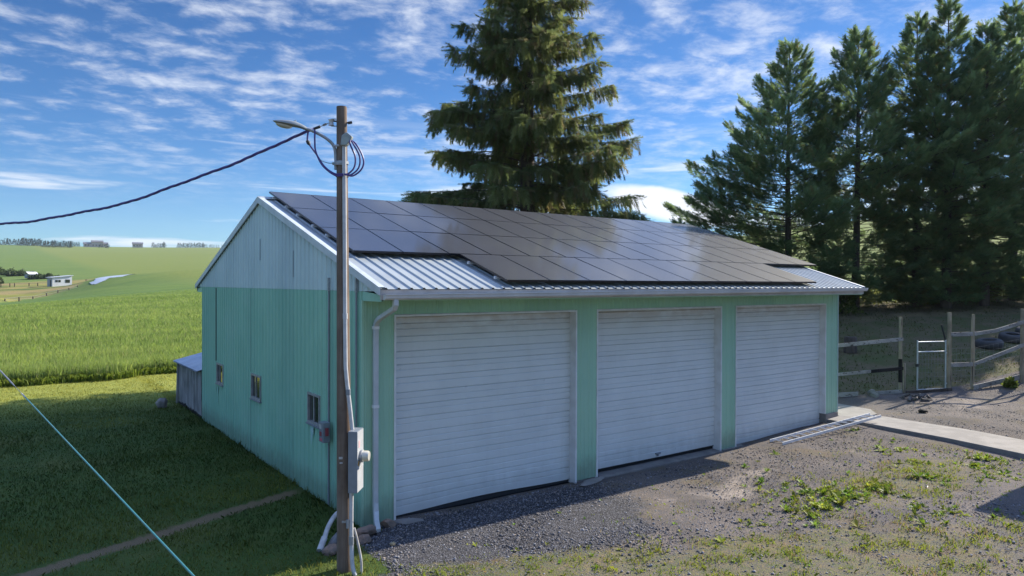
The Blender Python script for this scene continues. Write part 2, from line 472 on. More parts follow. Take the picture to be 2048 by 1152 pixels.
CTRL += [(0, -5, 0), (0, -12, 0), (0, -1.5, 0), (1, 24, 0.02), (5, -3, 0), (4, -1, -0.01), (5, -10, 0), (9, -2, 0.03), (9, -8, 0.03), (12.5, -0.8, 0.10), (14, -1, .14), (15, -4.5, .08), (13, -3, .08),
         (16.5, -.4, .2), (16, 1, .22), (20, .6, .39), (18, -1.5, .27), (22, -.1, .42), (24.1, -1.5, .68), (17, 3, .35), (17.5, 8, .5), (15, 14, .45), (7, 13, .1), (1, 13, 0), (5, 17, .1), (12, 20, .4), (8, 26, .15),
         (28.1, .9, 1.5), (23.4, 2.2, .98), (23.4, 4.4, 1.3), (26, 3, 1.55), (29.55, 11, 2.7), (32, 9.2, 2.75), (34.9, 7.1, 2.85), (35.2, 5.7, 2.86), (38, 4.8, 2.95), (41.5, 4.8, 3.2),
         (33, 3, 2.35), (28, -5, 1.0), (22, -6, .3), (18, -8, .1), (40, -6, 2.2), (20, -20, .1), (60, -30, 3.0), (46, 2.5, 3.3), (24, 8, 1.6), (22, 14, 1.2), (25, 25, 1.6), (0, 6, 0), (5, 6, -.05), (10, 6, 0), (6.9, 258, 2.35), (10, 255, 2.35), (13.4, 257, 2.5), (-4.07, 173.9, -.67), (-1.54, 178.2, -.37), (1.32, 188.5, -.42), (4.68, 204.6, .15), (7.73, 214.8, .75), (10.68, 221.3, 1.35), (13.32, 229.3, 1.95), (-12, 160, -.6), (0, 0, 0), (4, 0, -.02), (9.5, 0, 0.0), (-0.0, 11, 0)]
CT = np.array(CTRL); CP = CT[:, :2]
cc = 3.0


def phi(a, b):
    d2 = ((a[:, None, :] - b[None, :, :]) ** 2).sum(-1)
    return np.sqrt(d2 + cc * cc)


_A = phi(CP, CP); _n = len(CP)
_P = np.c_[np.ones(_n), CP / 100]
_K = np.block([[_A - 0.02 * np.eye(_n), _P], [_P.T, np.zeros((3, 3))]])
_w = np.linalg.solve(_K, np.r_[CT[:, 2], 0, 0, 0])


def gz(x, y):
    x = np.atleast_1d(np.asarray(x, float)); y = np.atleast_1d(np.asarray(y, float)); out = np.empty(x.shape)
    q = np.c_[x.ravel(), y.ravel()]; o = np.empty(len(q))
    for i in range(0, len(q), 20000):
        k = q[i:i + 20000]
        o[i:i + 20000] = phi(k, CP) @ _w[:_n] + np.c_[np.ones(len(k)), k / 100] @ _w[_n:]
    return o.reshape(x.shape)


def g1(x, y): return float(gz([x], [y])[0])


def smooth(v, a, b):
    t = np.clip((v - a) / (b - a), 0, 1); return t * t * (3 - 2 * t)


def vn(x, y, s, seed=0):
    """cheap value noise 0..1"""
    x = np.asarray(x) / s + 100.3 * seed; y = np.asarray(y) / s + 57.1 * seed
    xi = np.floor(x).astype(int); yi = np.floor(y).astype(int); fx = x - xi; fy = y - yi
    fx = fx * fx * (3 - 2 * fx); fy = fy * fy * (3 - 2 * fy)

    def h(a, b):
        v = np.sin(a * 127.1 + b * 311.7 + seed * 17.3) * 43758.5453; return v - np.floor(v)
    return (h(xi, yi) * (1 - fx) + h(xi + 1, yi) * fx) * (1 - fy) + (h(xi, yi + 1) * (1 - fx) + h(xi + 1, yi + 1) * fx) * fy


def crop_front(x): return 22.6 + 0.13 * (x + 4.9) + 0.25 * np.sin(x * 0.9) + 0.15 * np.sin(x * 2.3 + 1)


def front_grass(x, y):
    """0..1 : how much the weedy grass takes over the yard"""
    s = -(y + 1.40) - 0.42 * (x + 0.6)
    a = smooth(s + 0.8 * (vn(x, y, 0.7, 3) - 0.5), 0.0, 0.7) * (1 - smooth(x, 4.0, 9.0) * 0.4) * (1 - 0.25 * smooth(s, 1.2, 3))
    b = np.exp(-(((x - 10.3) / 3.2) ** 2 + ((y + 3.95 - (x - 10.3) * 0.03) / 1.15) ** 2)) * 0.95
    c = np.exp(-(((x - 6.3) / 1.6) ** 2 + ((y + 6.2) / 0.6) ** 2)) * 0.8
    d = 0.45 * np.exp(-(((x - 4.6) / .9) ** 2 + ((y + 2.7) / .45) ** 2))
    return np.clip(np.maximum.reduce([a, b, c, d]), 0, 1)


def lawn_mask(x, y):
    a = smooth(0.12 - x + 0.2 * (vn(x, y, 0.5, 1) - .5) - .5 * smooth(-y, .2, .6), -0.25, 0.15) * smooth(y + 1.9 + (x + .6) * 0.5 * (x < -.6), -0.5, 0.4)
    b = smooth(y, 11.3, 12.5) * (x < 22)
    return np.maximum(a, b)


GRID = {}


def mesh_z(x, y):
    """height of the ground mesh itself"""
    xs, ys, z = GRID['xs'], GRID['ys'], GRID['z']; i = int(np.searchsorted(xs, x)) - 1; j = int(np.searchsorted(ys, y)) - 1
    u = (x - xs[i]) / (xs[i + 1] - xs[i]); v = (y - ys[j]) / (ys[j + 1] - ys[j])
    return float(z[i, j] * (1 - u) * (1 - v) + z[i + 1, j] * u * (1 - v) + z[i, j + 1] * (1 - u) * v + z[i + 1, j + 1] * u * v)


def terrain():
    def axis(lo, hi, st, far_lo, far_hi):
        a = list(np.arange(lo, hi + 1e-6, st)); k = st; v = hi
        while v < far_hi: k *= 1.06; v += k; a.append(v)
        k = st; v = lo; pre = []
        while v > far_lo: k *= 1.06; v -= k; pre.append(v)
        return np.array(pre[::-1] + a)
    xs = axis(-9, 30, .22, -2600, 3200); ys = axis(-12, 26, .22, -900, 3000)
    X, Y = np.meshgrid(xs, ys, indexing='ij'); x = X.ravel(); y = Y.ravel()
    z = gz(x, y)
    rad = np.hypot(x, y)
    near = 1 - smooth(rad, 40, 90)
    yard = (1 - lawn_mask(x, y)) * near
    z += near * (0.035 * (vn(x, y, 1.3, 5) - .5) + 0.02 * (vn(x, y, .5, 6) - .5))
    z += smooth(rad, 60, 200) * (vn(x, y, 60, 8) - .5) * 1.2 * 0.5
    # inside the building and under the slab stay below them
    ins = (x > 0.05) & (x < 14.7) & (y > 0.3) & (y < 11.4); z[ins] = -0.35
    nx, ny = len(xs), len(ys)
    GRID.update(xs=xs, ys=ys, z=z.reshape(nx, ny))
    idx = np.arange(nx * ny).reshape(nx, ny)
    F = np.stack([idx[:-1, :-1], idx[1:, :-1], idx[1:, 1:], idx[:-1, 1:]], -1).reshape(-1, 4)
    o = npobj('ground', np.c_[x, y, z], F, MATS['ground'], smooth=True)
    # zone masks: r lawn, g weedy grass in the yard, b pale dirt, a crushed stone
    lawn = lawn_mask(x, y)
    fg = front_grass(x, y) * (1 - lawn)
    bl = lambda cx_, cy_, rx_, ry_: np.exp(-(((x - cx_) / rx_) ** 2 + ((y - cy_) / ry_) ** 2))
    dirt = .55 * bl(5.6, -2.0, 1.9, .6) + .8 * bl(8.2, -1.8, 1.2, .36) + .6 * bl(6.8, -2.5, 1.1, .4) + .6 * bl(12, -2, 1.3, .5) + .5 * bl(3.6, -3.1, 1.2, .4) + .45 * bl(8.6, -5.6, 1.6, .5) + .7 * np.exp(-(((x - 20) / 3) ** 2 + ((y + 1.5) / 1.2) ** 2))
    stone = smooth(-y, 0.0, .3) * (1 - smooth(-y - .15 * (x < 4) * 4, 1.6, 3.2)) * (1 - smooth(x, 3.2, 6.5)) + .35 * smooth(x, 14, 17) * smooth(-y, 1.5, 2.5)
    A = o.data.attributes.new('zone', 'FLOAT_COLOR', 'POINT')
    c = np.stack([lawn, fg, np.clip(dirt, 0, 1), np.clip(stone, 0, 1)], -1).astype(np.float32); A.data.foreach_set('color', c.ravel())
    # second set: r pasture behind the fence, g crop field, b tan meadow in the valley, a bank under the trees
    past = smooth(x - 19.9 + (y - .7) * 0 + 2.6 * (y - .7) / 1.0 * 0, -6, -5) * smooth((y - .66) + .345 * (x - 19.96), -.2, .5)
    field = smooth(y - crop_front(x), -0.2, 0.4) * (x < 60)
    q = -(x + 4 - (y - 174) * .31); tan = smooth(q, -2, 2) * smooth(y, 110, 125) * (1 - smooth(y + 9 * (vn(x, y, 25, 61) - .5), 282, 292)) * smooth(x, -140, -80)
    tan = tan * (.62 + .38 * smooth(vn(x, y * .4, 12, 62), .2, .6))
    tan = np.maximum(tan, .8 * np.exp(-((y - 268 - (x - 15) * .25) / 10) ** 2) * (x < 30) * (x > 8))
    bank = np.exp(-(((x - 34) * .5 + (y - 7) * .87) / 3.2) ** 2) * (x > 24)
    B = o.data.attributes.new('zone2', 'FLOAT_COLOR', 'POINT')
    c = np.stack([past, field, np.clip(tan, 0, 1), np.clip(bank, 0, 1)], -1).astype(np.float32); B.data.foreach_set('color', c.ravel())
    tag(o, 'rolling ground of lawn, gravel yard, pasture and green crop fields', None, None, 'structure')
    return o


def ground_mat():
    t = NT('ground'); p = t.pos
    z1 = t.attr('zone'); z2 = t.attr('zone2')
    lawn, fg, dirt = t.sep(z1[0]); stone = z1[3]
    past, field, tan = t.sep(z2[0]); bank = z2[3]
    nf = t.noise(p, 38, 4, 0.6); nm = t.noise(p, 7, 5, 0.6); nb = t.noise(p, 1.1, 5, 0.55); nh = t.noise(p, 0.33, 4, .55)

    def soft(mask, n, k=0.55, lo=0.4, hi=0.62):
        return t.ramp(t.math('ADD', mask, t.math('MULTIPLY', t.math('SUBTRACT', n, 0.5), k)), lo, hi)
    # yard: worn gravel over soil
    vcol = t.N.new('ShaderNodeTexVoronoi'); t.L.new(p, vcol.inputs['Vector']); vcol.inputs['Scale'].default_value = 46
    vs = t.sep(vcol.outputs['Color'])[0]
    soil = t.mix(t.ramp(nb, .3, .7), (0.115, 0.094, 0.078), (0.20, 0.16, 0.13))
    soil = t.mix(t.ramp(vs, .5, .9), soil, (0.115, 0.11, 0.115))
    pale = t.mix(t.ramp(nm, .3, .7), (0.42, 0.35, 0.285), (0.30, 0.25, 0.205))
    soil = t.mix(t.ramp(nf, .42, .6), t.mix(.55, soil, (0.05, 0.05, 0.052)), soil)
    yard = t.mix(t.math('MULTIPLY', t.math('MULTIPLY', soft(dirt, nb, 1.6, .3, 1.1), soft(dirt, nm, 1.4, .3, .8)), .85), soil, pale)
    yard0 = t.mix(t.math('MULTIPLY', t.ramp(t.noise(p, .8, 6, .65), .50, .66), .6), soil, t.mix(t.ramp(nm, .35, .65), (0.105, 0.095, 0.04), (0.15, 0.105, 0.065)))
    yard = t.mix(t.math('MULTIPLY', t.math('MULTIPLY', soft(dirt, nb, 1.6, .3, 1.1), soft(dirt, nm, 1.4, .3, .8)), .85), yard0, pale)
    rock = t.mix(vs, (0.05, 0.05, 0.057), (0.21, 0.205, 0.215))
    rock = t.mix(t.ramp(vcol.outputs['Distance'], .25, .6), rock, (0.03, 0.029, 0.03))
    yard = t.mix(soft(stone, nm, .7), yard, rock)
    weed = t.mix(t.ramp(nm, .3, .7), (0.085, 0.115, 0.02), (0.20, 0.155, 0.06))
    weed = t.mix(t.ramp(nb, .52, .75), weed, (0.16, 0.09, 0.045))
    yard = t.mix(t.math('MULTIPLY', t.math('MULTIPLY', soft(fg, nm, 1.3, .45, .75), t.ramp(nf, .38, .6)), .75), yard, weed)
    # lawn
    lg = t.mix(t.ramp(nb, .3, .7), (0.040, 0.068, 0.014), (0.07, 0.09, 0.02))
    lg = t.mix(t.ramp(nm, .35, .75), lg, (0.045, 0.085, 0.016))
    lg = t.mix(t.math('MULTIPLY', t.ramp(nh, .52, .72), .45), lg, (0.12, 0.11, 0.035))
    yy = t.sep(p)[1]
    lg = t.mix(t.math('MULTIPLY', t.ramp(yy, 13.0, 19.5), 0.75), lg, t.mix(t.ramp(nm, .3, .7), (0.36, 0.35, 0.075), (0.23, 0.265, 0.05)))  # sunlit far lawn painted in: yellower and brighter than the shaded part
    # bare track across the lawn from the wall
    px, py, pz = t.sep(p)
    dl = t.math('ABSOLUTE', t.math('ADD', t.math('SUBTRACT', py, t.math('MULTIPLY', px, 0.41)), -2.76))
    dl = t.math('ADD', dl, t.math('MULTIPLY', t.math('SUBTRACT', nm, .5), .35))
    trk = t.math('MULTIPLY', t.ramp(dl, .10, .24, 1, 0), t.ramp(px, 0.0, -0.4))
    lg = t.mix(t.math('MULTIPLY', trk, .85), lg, (0.17, 0.115, 0.07))
    col = t.mix(soft(lawn, nm, .5), yard, lg)
    # pasture
    pg = t.mix(t.ramp(nb, .3, .65), (0.070, 0.088, 0.030), (0.13, 0.10, 0.062))
    pg = t.mix(t.ramp(nm, .4, .7), pg, (0.085, 0.085, 0.034))
    col = t.mix(soft(past, nm, .4), col, pg)
    bk = t.mix(t.ramp(nb, .3, .7), (0.11, 0.085, 0.05), (0.16, 0.13, 0.065))
    # distance hills and crop
    band = t.noise(t.map(p, (0.0035, 0.03, 0.0)), 1.0, 7, .68)
    bd2 = t.noise(t.map(p, (0.03, 0.12, 0.0)), 1.0, 5, .6)
    cr = t.mix(t.ramp(band, .35, .68), (0.088, 0.145, 0.030), (0.135, 0.175, 0.038))
    cr = t.mix(t.ramp(bd2, .45, .75), cr, (0.062, 0.118, 0.026))
    cr = t.mix(t.ramp(nb, .35, .75), cr, (0.115, 0.165, 0.034))
    # drilled rows and tramlines
    wv = t.N.new('ShaderNodeTexWave'); t.L.new(t.map(p, (1, 1, 0), (0, 0, R(72))), wv.inputs['Vector']); wv.inputs['Scale'].default_value = .022; wv.inputs['Distortion'].default_value = 9; wv.inputs['Detail'].default_value = 3; wv.inputs['Detail Scale'].default_value = .35
    cr = t.mix(t.math('MULTIPLY', t.ramp(wv.outputs['Fac'], .80, .98), .45), cr, (0.075, 0.12, 0.03))
    cr = t.mix(t.math('MULTIPLY', t.ramp(t.noise(t.map(p, (.25, .9, 0)), 1.0, 6, .7), .42, .7), .5), cr, (0.15, 0.20, 0.05))
    nearf = t.math('MULTIPLY', t.ramp(t.sep(p)[1], 120, 260, 1, 0), .6)
    cr = t.mix(nearf, cr, t.mix(t.ramp(t.noise(t.map(p, (.06, .5, 0)), 1.0, 6, .7), .35, .7), (0.060, 0.115, 0.022), (0.115, 0.17, 0.036)))
    cr = t.mix(t.math('MULTIPLY', t.ramp(px, 24, 40), .75), cr, t.mix(t.ramp(nb, .3, .7), (0.19, 0.20, 0.045), (0.12, 0.16, 0.03)))
    far = t.math('MAXIMUM', field, t.ramp(px, 38, 46))
    col = t.mix(far, col, cr)
    tn = t.mix(t.ramp(t.noise(t.map(p, (.02, .07, 0)), 1, 5), .35, .65), (0.24, 0.185, 0.075), (0.20, 0.20, 0.035))
    tn = t.mix(t.ramp(t.noise(t.map(p, (.035, .10, 0)), 1.0, 6, .65), .47, .62), tn, (0.070, 0.105, 0.026))
    col = t.mix(soft(tan, bd2, .5, .3, .6), col, tn)
    col = t.mix(soft(bank, nb, .6, .35, .7), col, bk)
    t.color(col); t.set(rough=0.95, spec=0.15)
    h = t.math('ADD', t.math('MULTIPLY', nf, .5), t.math('MULTIPLY', nm, .8))
    h = t.math('ADD', h, t.math('MULTIPLY', vcol.outputs['Distance'], -.5))
    t.bump(h, 0.6, 0.035)
    return t.m


ground_mat()
terrain()

# pale dry pond bed down in the valley
def pond():
    # water edge outline, draped over the valley floor
    P = [(15.5, 206), (18.2, 210), (23.5, 224), (31, 243), (37, 251), (33, 255), (26, 256), (21.5, 250), (18.5, 237), (16.4, 222), (14.8, 212)]
    def inside(x, y):
        c = False; k = len(P) - 1
        for i in range(len(P)):
            (xi, yi), (xk, yk) = P[i], P[k]
            if (yi > y) != (yk > y) and x < (xk - xi) * (y - yi) / (yk - yi) + xi: c = not c
            k = i
        return c
    m = MB(); st = .5; ids = {}
    def vid(a, b):
        if (a, b) not in ids: ids[(a, b)] = len(m.v); m.v.append((a * st, b * st, mesh_z(a * st, b * st) + .12))
        return ids[(a, b)]
    for a in range(28, 78):
        for b in range(410, 514):
            if inside((a + .5) * st, (b + .5) * st): m.f.append([vid(a, b), vid(a + 1, b), vid(a + 1, b + 1), vid(a, b + 1)])
    o = m.build('pond', simple('pale_water', (0.46, 0.49, 0.52), (0.40, 0.43, 0.46), .2, .35), smooth=True)
    tag(o, kind='structure')


pond()

# ------------------------------------------------------------------ garage
W, D, T, B = 14.72, 11.5, 3.52, 3.95
YR, HR, OH, HE = 5.68, 6.04, 0.74, 4.00
SL = (HR - HE) / (YR + OH)
A1, A2, A3, A4, A5, A6 = 0.595, 4.698, 5.298, 9.405, 10.005, 14.08
REC = 0.17


def roofz(y): return HR - SL * abs(y - YR)


garage = empty('garage', (0, 0, 0), 'mint green metal clad garage with three white overhead doors and solar covered gable roof', 'garage')


def ribbed(org, ux, nrm, a, b, bot, top, pitch=0.2286, h=0.025, phase=0.0, minor=True):
    """corrugated steel sheet: along ux from a to b, bottoms/tops given as functions"""
    org = Vector(org); ux = Vector(ux); nrm = Vector(nrm)
    prof = []
    k = math.floor((a - phase) / pitch) - 1
    while k * pitch + phase < b + pitch:
        c = k * pitch + phase
        prof += [(c - .030, 0), (c - .012, h), (c + .012, h), (c + .030, 0)]
        if minor:
            q = c + pitch / 2; prof += [(q - .018, 0), (q - .007, h * .3), (q + .007, h * .3), (q + .018, 0)]
        k += 1
    prof = [p for p in prof if a < p[0] < b]
    prof = [(a, 0)] + prof + [(b, 0)]
    vs = []; fs = []
    for t_, o_ in prof:
        for zz in (bot(t_), top(t_)):
            vs.append(org + ux * t_ + nrm * o_ + Vector((0, 0, zz)))
    for i in range(len(prof) - 1): fs.append((2 * i, 2 * i + 2, 2 * i + 3, 2 * i + 1))
    return vs, fs


K = lambda v: (lambda t_: v)
# --- left (gable) wall
wins = [(9.69, 8.99, 1.30, 1.86), (6.36, 5.60, 1.33, 1.92), (2.53, 1.88, 1.37, 1.96)]
m = MB()
segs = sorted([(b, a, z0, z1) for a, b, z0, z1 in wins])
cur = 0.0
for (y0, y1, z0, z1) in segs:
    m.add(*ribbed((0, 0, 0), (0, 1, 0), (-1, 0, 0), cur, y0, K(-.05), K(B)))
    m.add(*ribbed((0, 0, 0), (0, 1, 0), (-1, 0, 0), y0, y1, K(-.05), K(z0)))
    m.add(*ribbed((0, 0, 0), (0, 1, 0), (-1, 0, 0), y0, y1, K(z1), K(B)))
    cur = y1
m.add(*ribbed((0, 0, 0), (0, 1, 0), (-1, 0, 0), cur, D, K(-.05), K(B)))
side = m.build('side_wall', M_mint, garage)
m = MB()
m.add(*ribbed((-.004, 0, 0), (0, 1, 0), (-1, 0, 0), -.40, D + .4, K(B + .002), lambda y: max(B + .003, roofz(y) - .10)))
m.build('gable_wall', M_gable, garage)
# window reveal backing so that openings read as rooms
m = MB()
for y0, y1, z0, z1 in segs: MB().box2((.10, y0 - .1, z0 - .1), (.12, y1 + .1, z1 + .1)).build('window_backing', M_dark, garage)
for y0, y1, z0, z1 in segs:
    f = MB(); w = .045
    f.box2((-.035, y0, z0), (.05, y0 + w, z1)); f.box2((-.035, y1 - w, z0), (.05, y1, z1))
    f.box2((-.035, y0 + w, z1 - w), (.05, y1 - w, z1)); f.box2((-.035, y0 + w, z0), (.05, y1 - w, z0 + w))
    ym = (y0 + y1) / 2 + .02; f.box2((-.02, ym - .018, z0 + w), (.03, ym + .018, z1 - w))
    win = f.build('window', simple('window_frame_grey', (0.30, 0.30, 0.29), (0.22, 0.22, 0.21), 8, .5) if 'window_frame_grey' not in MATS else MATS['window_frame_grey'], garage)
    g = MB(); g.box2((-.004, y0 + w, z0 + w), (.0, ym - .018, z1 - w)); g.box2((.008, ym + .018, z0 + w), (.012, y1 - w, z1 - w))
    g.build('pane', M_glass, win)
    s_ = MB(); s_.box2((-.06, y0 - .02, z0 - .03), (.0, y1 + .02, z0 - .002)); s_.build('sill', M_box, win)
# scraped paint under the windows
def scraps():
    sm = simple('pale_mint_scrape', (0.26, 0.50, 0.47), (0.38, 0.52, 0.49), 14, .6)
    for y, z0, z1, w_ in ((2.32, .98, 1.32, .09), (2.24, 1.10, 1.33, .10), (9.78, .98, 1.25, .035), (9.55, .75, 1.2, .05)):
        n = 9; vs = []; m = MB()
        for i in range(n):
            zz = z0 + (z1 - z0) * i / (n - 1); k = w_ * (.35 + .65 * i / (n - 1)) / 2
            vs += [(-.027, y - k + random.uniform(-.012, .012), zz), (-.027, y + k + random.uniform(-.012, .012), zz)]
        m.add(vs, [(2 * i, 2 * i + 1, 2 * i + 3, 2 * i + 2) for i in range(n - 1)]); m.build('paint_scrape', sm, garage)


scraps()
# dark lap seams in the sheets
m = MB()
for y, z0, z1 in ((6.40, -.04, 1.32), (6.40, 1.94, B - .02), (9.80, 1.9, B - .02)):
    MB().box2((-.027, y - .009, z0), (-.0, y + .009, z1)).build('sheet_seam', M_seam, garage)
# gable vertical laps
m = MB()
for y, z0 in ((YR, 4.6), (7.55, 4.45), (3.4, 4.2)):
    MB().box2((-.024, y - .003, z0), (-.006, y + .003, z0 + random.uniform(.3, .6))).build('sheet_lap', MATS.get('lap_line') or simple('lap_line', (0.30, 0.36, 0.37), rough=.6), garage)
# screw heads
m = MB()
for zr in (.35, 1.05, 2.1, 2.85, 3.6):
    for k in range(50):
        y = k * .2286 + .05
        if y < D and not any(a - .08 < y < b + .08 and c - .06 < zr < d + .06 for a, b, c, d in segs): m.box((-.003, y, zr), (.012, .016, .016))
m.build('screw_heads', M_seam, garage)['kind'] = 'stuff'
# --- front wall
m = MB(); ZS = 3.80
fr = lambda a, b, z0, z1, yy=0.0: m.add(*ribbed((0, yy, 0), (1, 0, 0), (0, -1, 0), a, b, K(z0), K(z1), phase=.05, h=.012))
fr(0, A1 - .02, -.02, T + .03); fr(A2 + .02, A3 - .02, .02, T + .03); fr(A4 + .02, A5 - .02, .02, T + .03); fr(A6 + .05, W, .40, T + .03)
fr(0, W, T + .03, ZS + .02, -.006)
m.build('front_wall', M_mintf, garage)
# back and right wall
m = MB()
m.add(*ribbed((0, D, 0), (1, 0, 0), (0, 1, 0), 0, W, K(-.05), K(3.9), minor=False))
m.build('back_wall', M_mint, garage)
m = MB()
m.add(*ribbed((W, 0, 0), (0, 1, 0), (1, 0, 0), 0, D, K(.3), lambda y: roofz(y) - .08, minor=False))
m.build('end_wall', M_mint, garage)
# white/mint corner and opening trims
m = MB()
m.box2((W - .005, -.022, .40), (W + .025, .02, ZS)); m.build('corner_trim', simple('pale_mint_trim', (0.42, 0.55, 0.50), rough=.45), garage)
m = MB(); m.box2((-.024, -.02, -.02), (.02, .0, ZS)); m.box2((-.024, .0, -.02), (-.018, .03, ZS)); m.build('corner_trim', M_mintf, garage)
# foundation stub at the right end
m = MB(); m.box2((A6 + .02, -.03, -.2), (W + .02, .25, .395)); m.box2((W - .25, .25, -.2), (W + .02, D, .30)); m.build('foundation', M_conc, garage, bevel=.01)
for (a, b) in ((0, A1), (A2, A3), (A4, A5)): MB().box2((a + .03, .02, -.3), (b - .03, .3, .02)).build('foundation_pier', M_conc, garage)
# doors
for n, (a, b, zb, lab) in enumerate(((A1, A2, .02, 'wide white overhead door nearest the corner'), (A3, A4, .10, 'white overhead door standing slightly open at the bottom'), (A5, A6, .02, 'white overhead door beside the ladder'))):
    m = MB(); y = REC
    # slatted curtain: profile extruded along x
    prof = []; z = zb; i = 0
    prof.append((z, 0))
    hs = [.16, .105, .13, .095, .12, .11]
    if n == 1: hs = [.15, .12, .10, .135, .10, .115]
    if n == 2: hs = [.135, .10, .145, .115, .10, .12]
    while z < T + .05:
        h_ = hs[i % len(hs)]; d_ = .022 if i % 2 else .013
        prof += [(z + h_ - .024, -.002), (z + h_ - .012, d_), (z + h_ - .005, d_), (z + h_, 0)]
        z += h_; i += 1
    nx = 24
    vs = []; fs = []
    for j in range(nx + 1):
        x = a + (b - a) * j / nx
        for k, (pz, py) in enumerate(prof):
            bow = .010 * math.sin(j / nx * PI * 2.3 + n) + .012 * math.sin(pz * 2.1 + n * 2)
            sag = 0
            if pz < zb + .5 and n == 0: sag = .05 * math.sin(j / nx * PI) ** 2 * (1 - (pz - zb) / .5)
            vs.append((x, y + py + bow, pz + sag))
    np_ = len(prof)
    for j in range(nx):
        for k in range(np_ - 1): fs.append((j * np_ + k, (j + 1) * np_ + k, (j + 1) * np_ + k + 1, j * np_ + k + 1))
    m.add(vs, fs)
    d = m.build('overhead_door', M_door, garage); d['label'] = lab
    m = MB(); m.box2((a + .02, y + .02, zb - .02 if n else zb - .05), (b - .02, y + .05, zb + .03)); m.build('bottom_seal', M_black, d)
    if n == 1:
        m = MB(); m.box((a + 2.05, y - .02, zb + .09), (.16, .03, .03)); m.box((a + 2.05, y - .01, zb + .06), (.05, .03, .06)); m.build('handle', M_box, d)
    # frame: outer J trim, reveal boards, header strip
    m = MB()
    m.box2((a - .022, -.02, -.03), (a + .012, .02, T + .022)); m.box2((b - .012, -.02, -.03 if n < 2 else .40), (b + .022, .02, T + .022))
    m.box2((a + .012, -.02, T - .012), (b - .012, .02, T + .022))
    jm = m.build('door_frame', M_trim, garage)
    m = MB(); zb2 = -.05 if n < 2 else .40
    m.box2((b + .001, .02, zb2), (b + .03, REC + .06, T)); m.box2((a - .03, .02, -.05), (a - .001, REC + .06, T)); m.box2((a, .02, T + .001), (b, REC + .06, T + .03))
    m.build('reveal_board', M_trim, jm)
    m = MB(); m.box2((a - .1, REC + .07, -.2), (b + .1, REC + .09, T + .15)); m.build('dark_interior', M_dark, garage)
# dark gap line beside the second door's top right
# white post foot beside third pillar
# --- roof
m = MB()
RX0, RX1 = -.045, W + .03
cs = math.sqrt(1 + SL * SL)
def roof_side(sgn, mb):
    prof = []
    k = 0
    while RX0 + k * .2286 < RX1:
        c = RX0 + .09 + k * .2286
        prof += [(c - .034, 0), (c - .013, .024), (c + .013, .024), (c + .034, 0)]
        k += 1
    prof = [(RX0, 0.)] + [q for q in prof if RX0 < q[0] < RX1] + [(RX1, 0.)]
    vs = []; fs = []
    for x, o in prof:
        for y, z in ((YR, HR), (YR - sgn * (YR + OH + .03), HE - SL * .03)):
            vs.append((x, y - sgn * o * SL / cs, z + o / cs))
    for i in range(len(prof) - 1): fs.append((2 * i, 2 * i + 1, 2 * i + 3, 2 * i + 2) if sgn > 0 else (2 * i, 2 * i + 2, 2 * i + 3, 2 * i + 1))
    mb.add(vs, fs)
roof_side(1, m); roof_side(-1, m)
roof = m.build('roof', M_roof, garage)
m = MB()
m.add([(RX0, YR - .18, HR - .18 * SL + .03), (RX1, YR - .18, HR - .18 * SL + .03), (RX1, YR, HR + .045), (RX0, YR, HR + .045), (RX1, YR + .18, HR - .18 * SL + .03), (RX0, YR + .18, HR - .18 * SL + .03)], [(0, 1, 2, 3), (3, 2, 4, 5)])
m.build('ridge_cap', M_roof, roof)
# deck under the sheets, soffit, fascia
m = MB()
for sgn in (1, -1):
    y1 = YR - sgn * (YR + OH)
    vs = []
    for x in (RX0 + .02, RX1 - .02):
        vs += [(x, YR, HR - .012), (x, y1, HE - .012), (x, y1, HE - .10), (x, YR, HR - .10)]
    m.add(vs, [(0, 1, 2, 3), (7, 6, 5, 4), (0, 4, 5, 1), (1, 5, 6, 2), (2, 6, 7, 3)])
m.build('roof_deck', M_box, roof)
MB().box2((0, -OH + .02, ZS), (W, -.001, ZS + .02)).build('soffit', M_mintf, garage)
MB().box2((0, D + .001, ZS), (W, 2 * YR + OH - .02, ZS + .02)).build('soffit', M_mintf, garage)
# green returns closing the eave boxes on the gable end
for yo, yi in ((-OH + .02, -.0), (2 * YR + OH - .02, D)):
    zt = HE - .10; m = MB()
    vs = [(-.006, yo, ZS - .01), (-.006, yi, ZS - .01), (-.006, yi, B), (-.006, yo, zt if zt < B else B)]
    m.add(vs + [(v[0] + .03, v[1], v[2]) for v in vs], [(0, 1, 2, 3), (7, 6, 5, 4), (0, 4, 5, 1), (1, 5, 6, 2), (2, 6, 7, 3), (3, 7, 4, 0)]); m.build('eave_return', M_mint, garage)
M_fas = simple('aged_white_fascia', (0.52, 0.49, 0.47), (0.42, 0.39, 0.37), 3, .5)
MB().box2((-.03, -OH - .005, ZS + .02), (RX1, -OH + .02, HE - .02)).build('fascia', M_fas, garage)
MB().box2((-.03, 2 * YR + OH - .02, ZS + .02), (RX1, 2 * YR + OH + .005, HE - .02)).build('fascia', M_fas, garage)
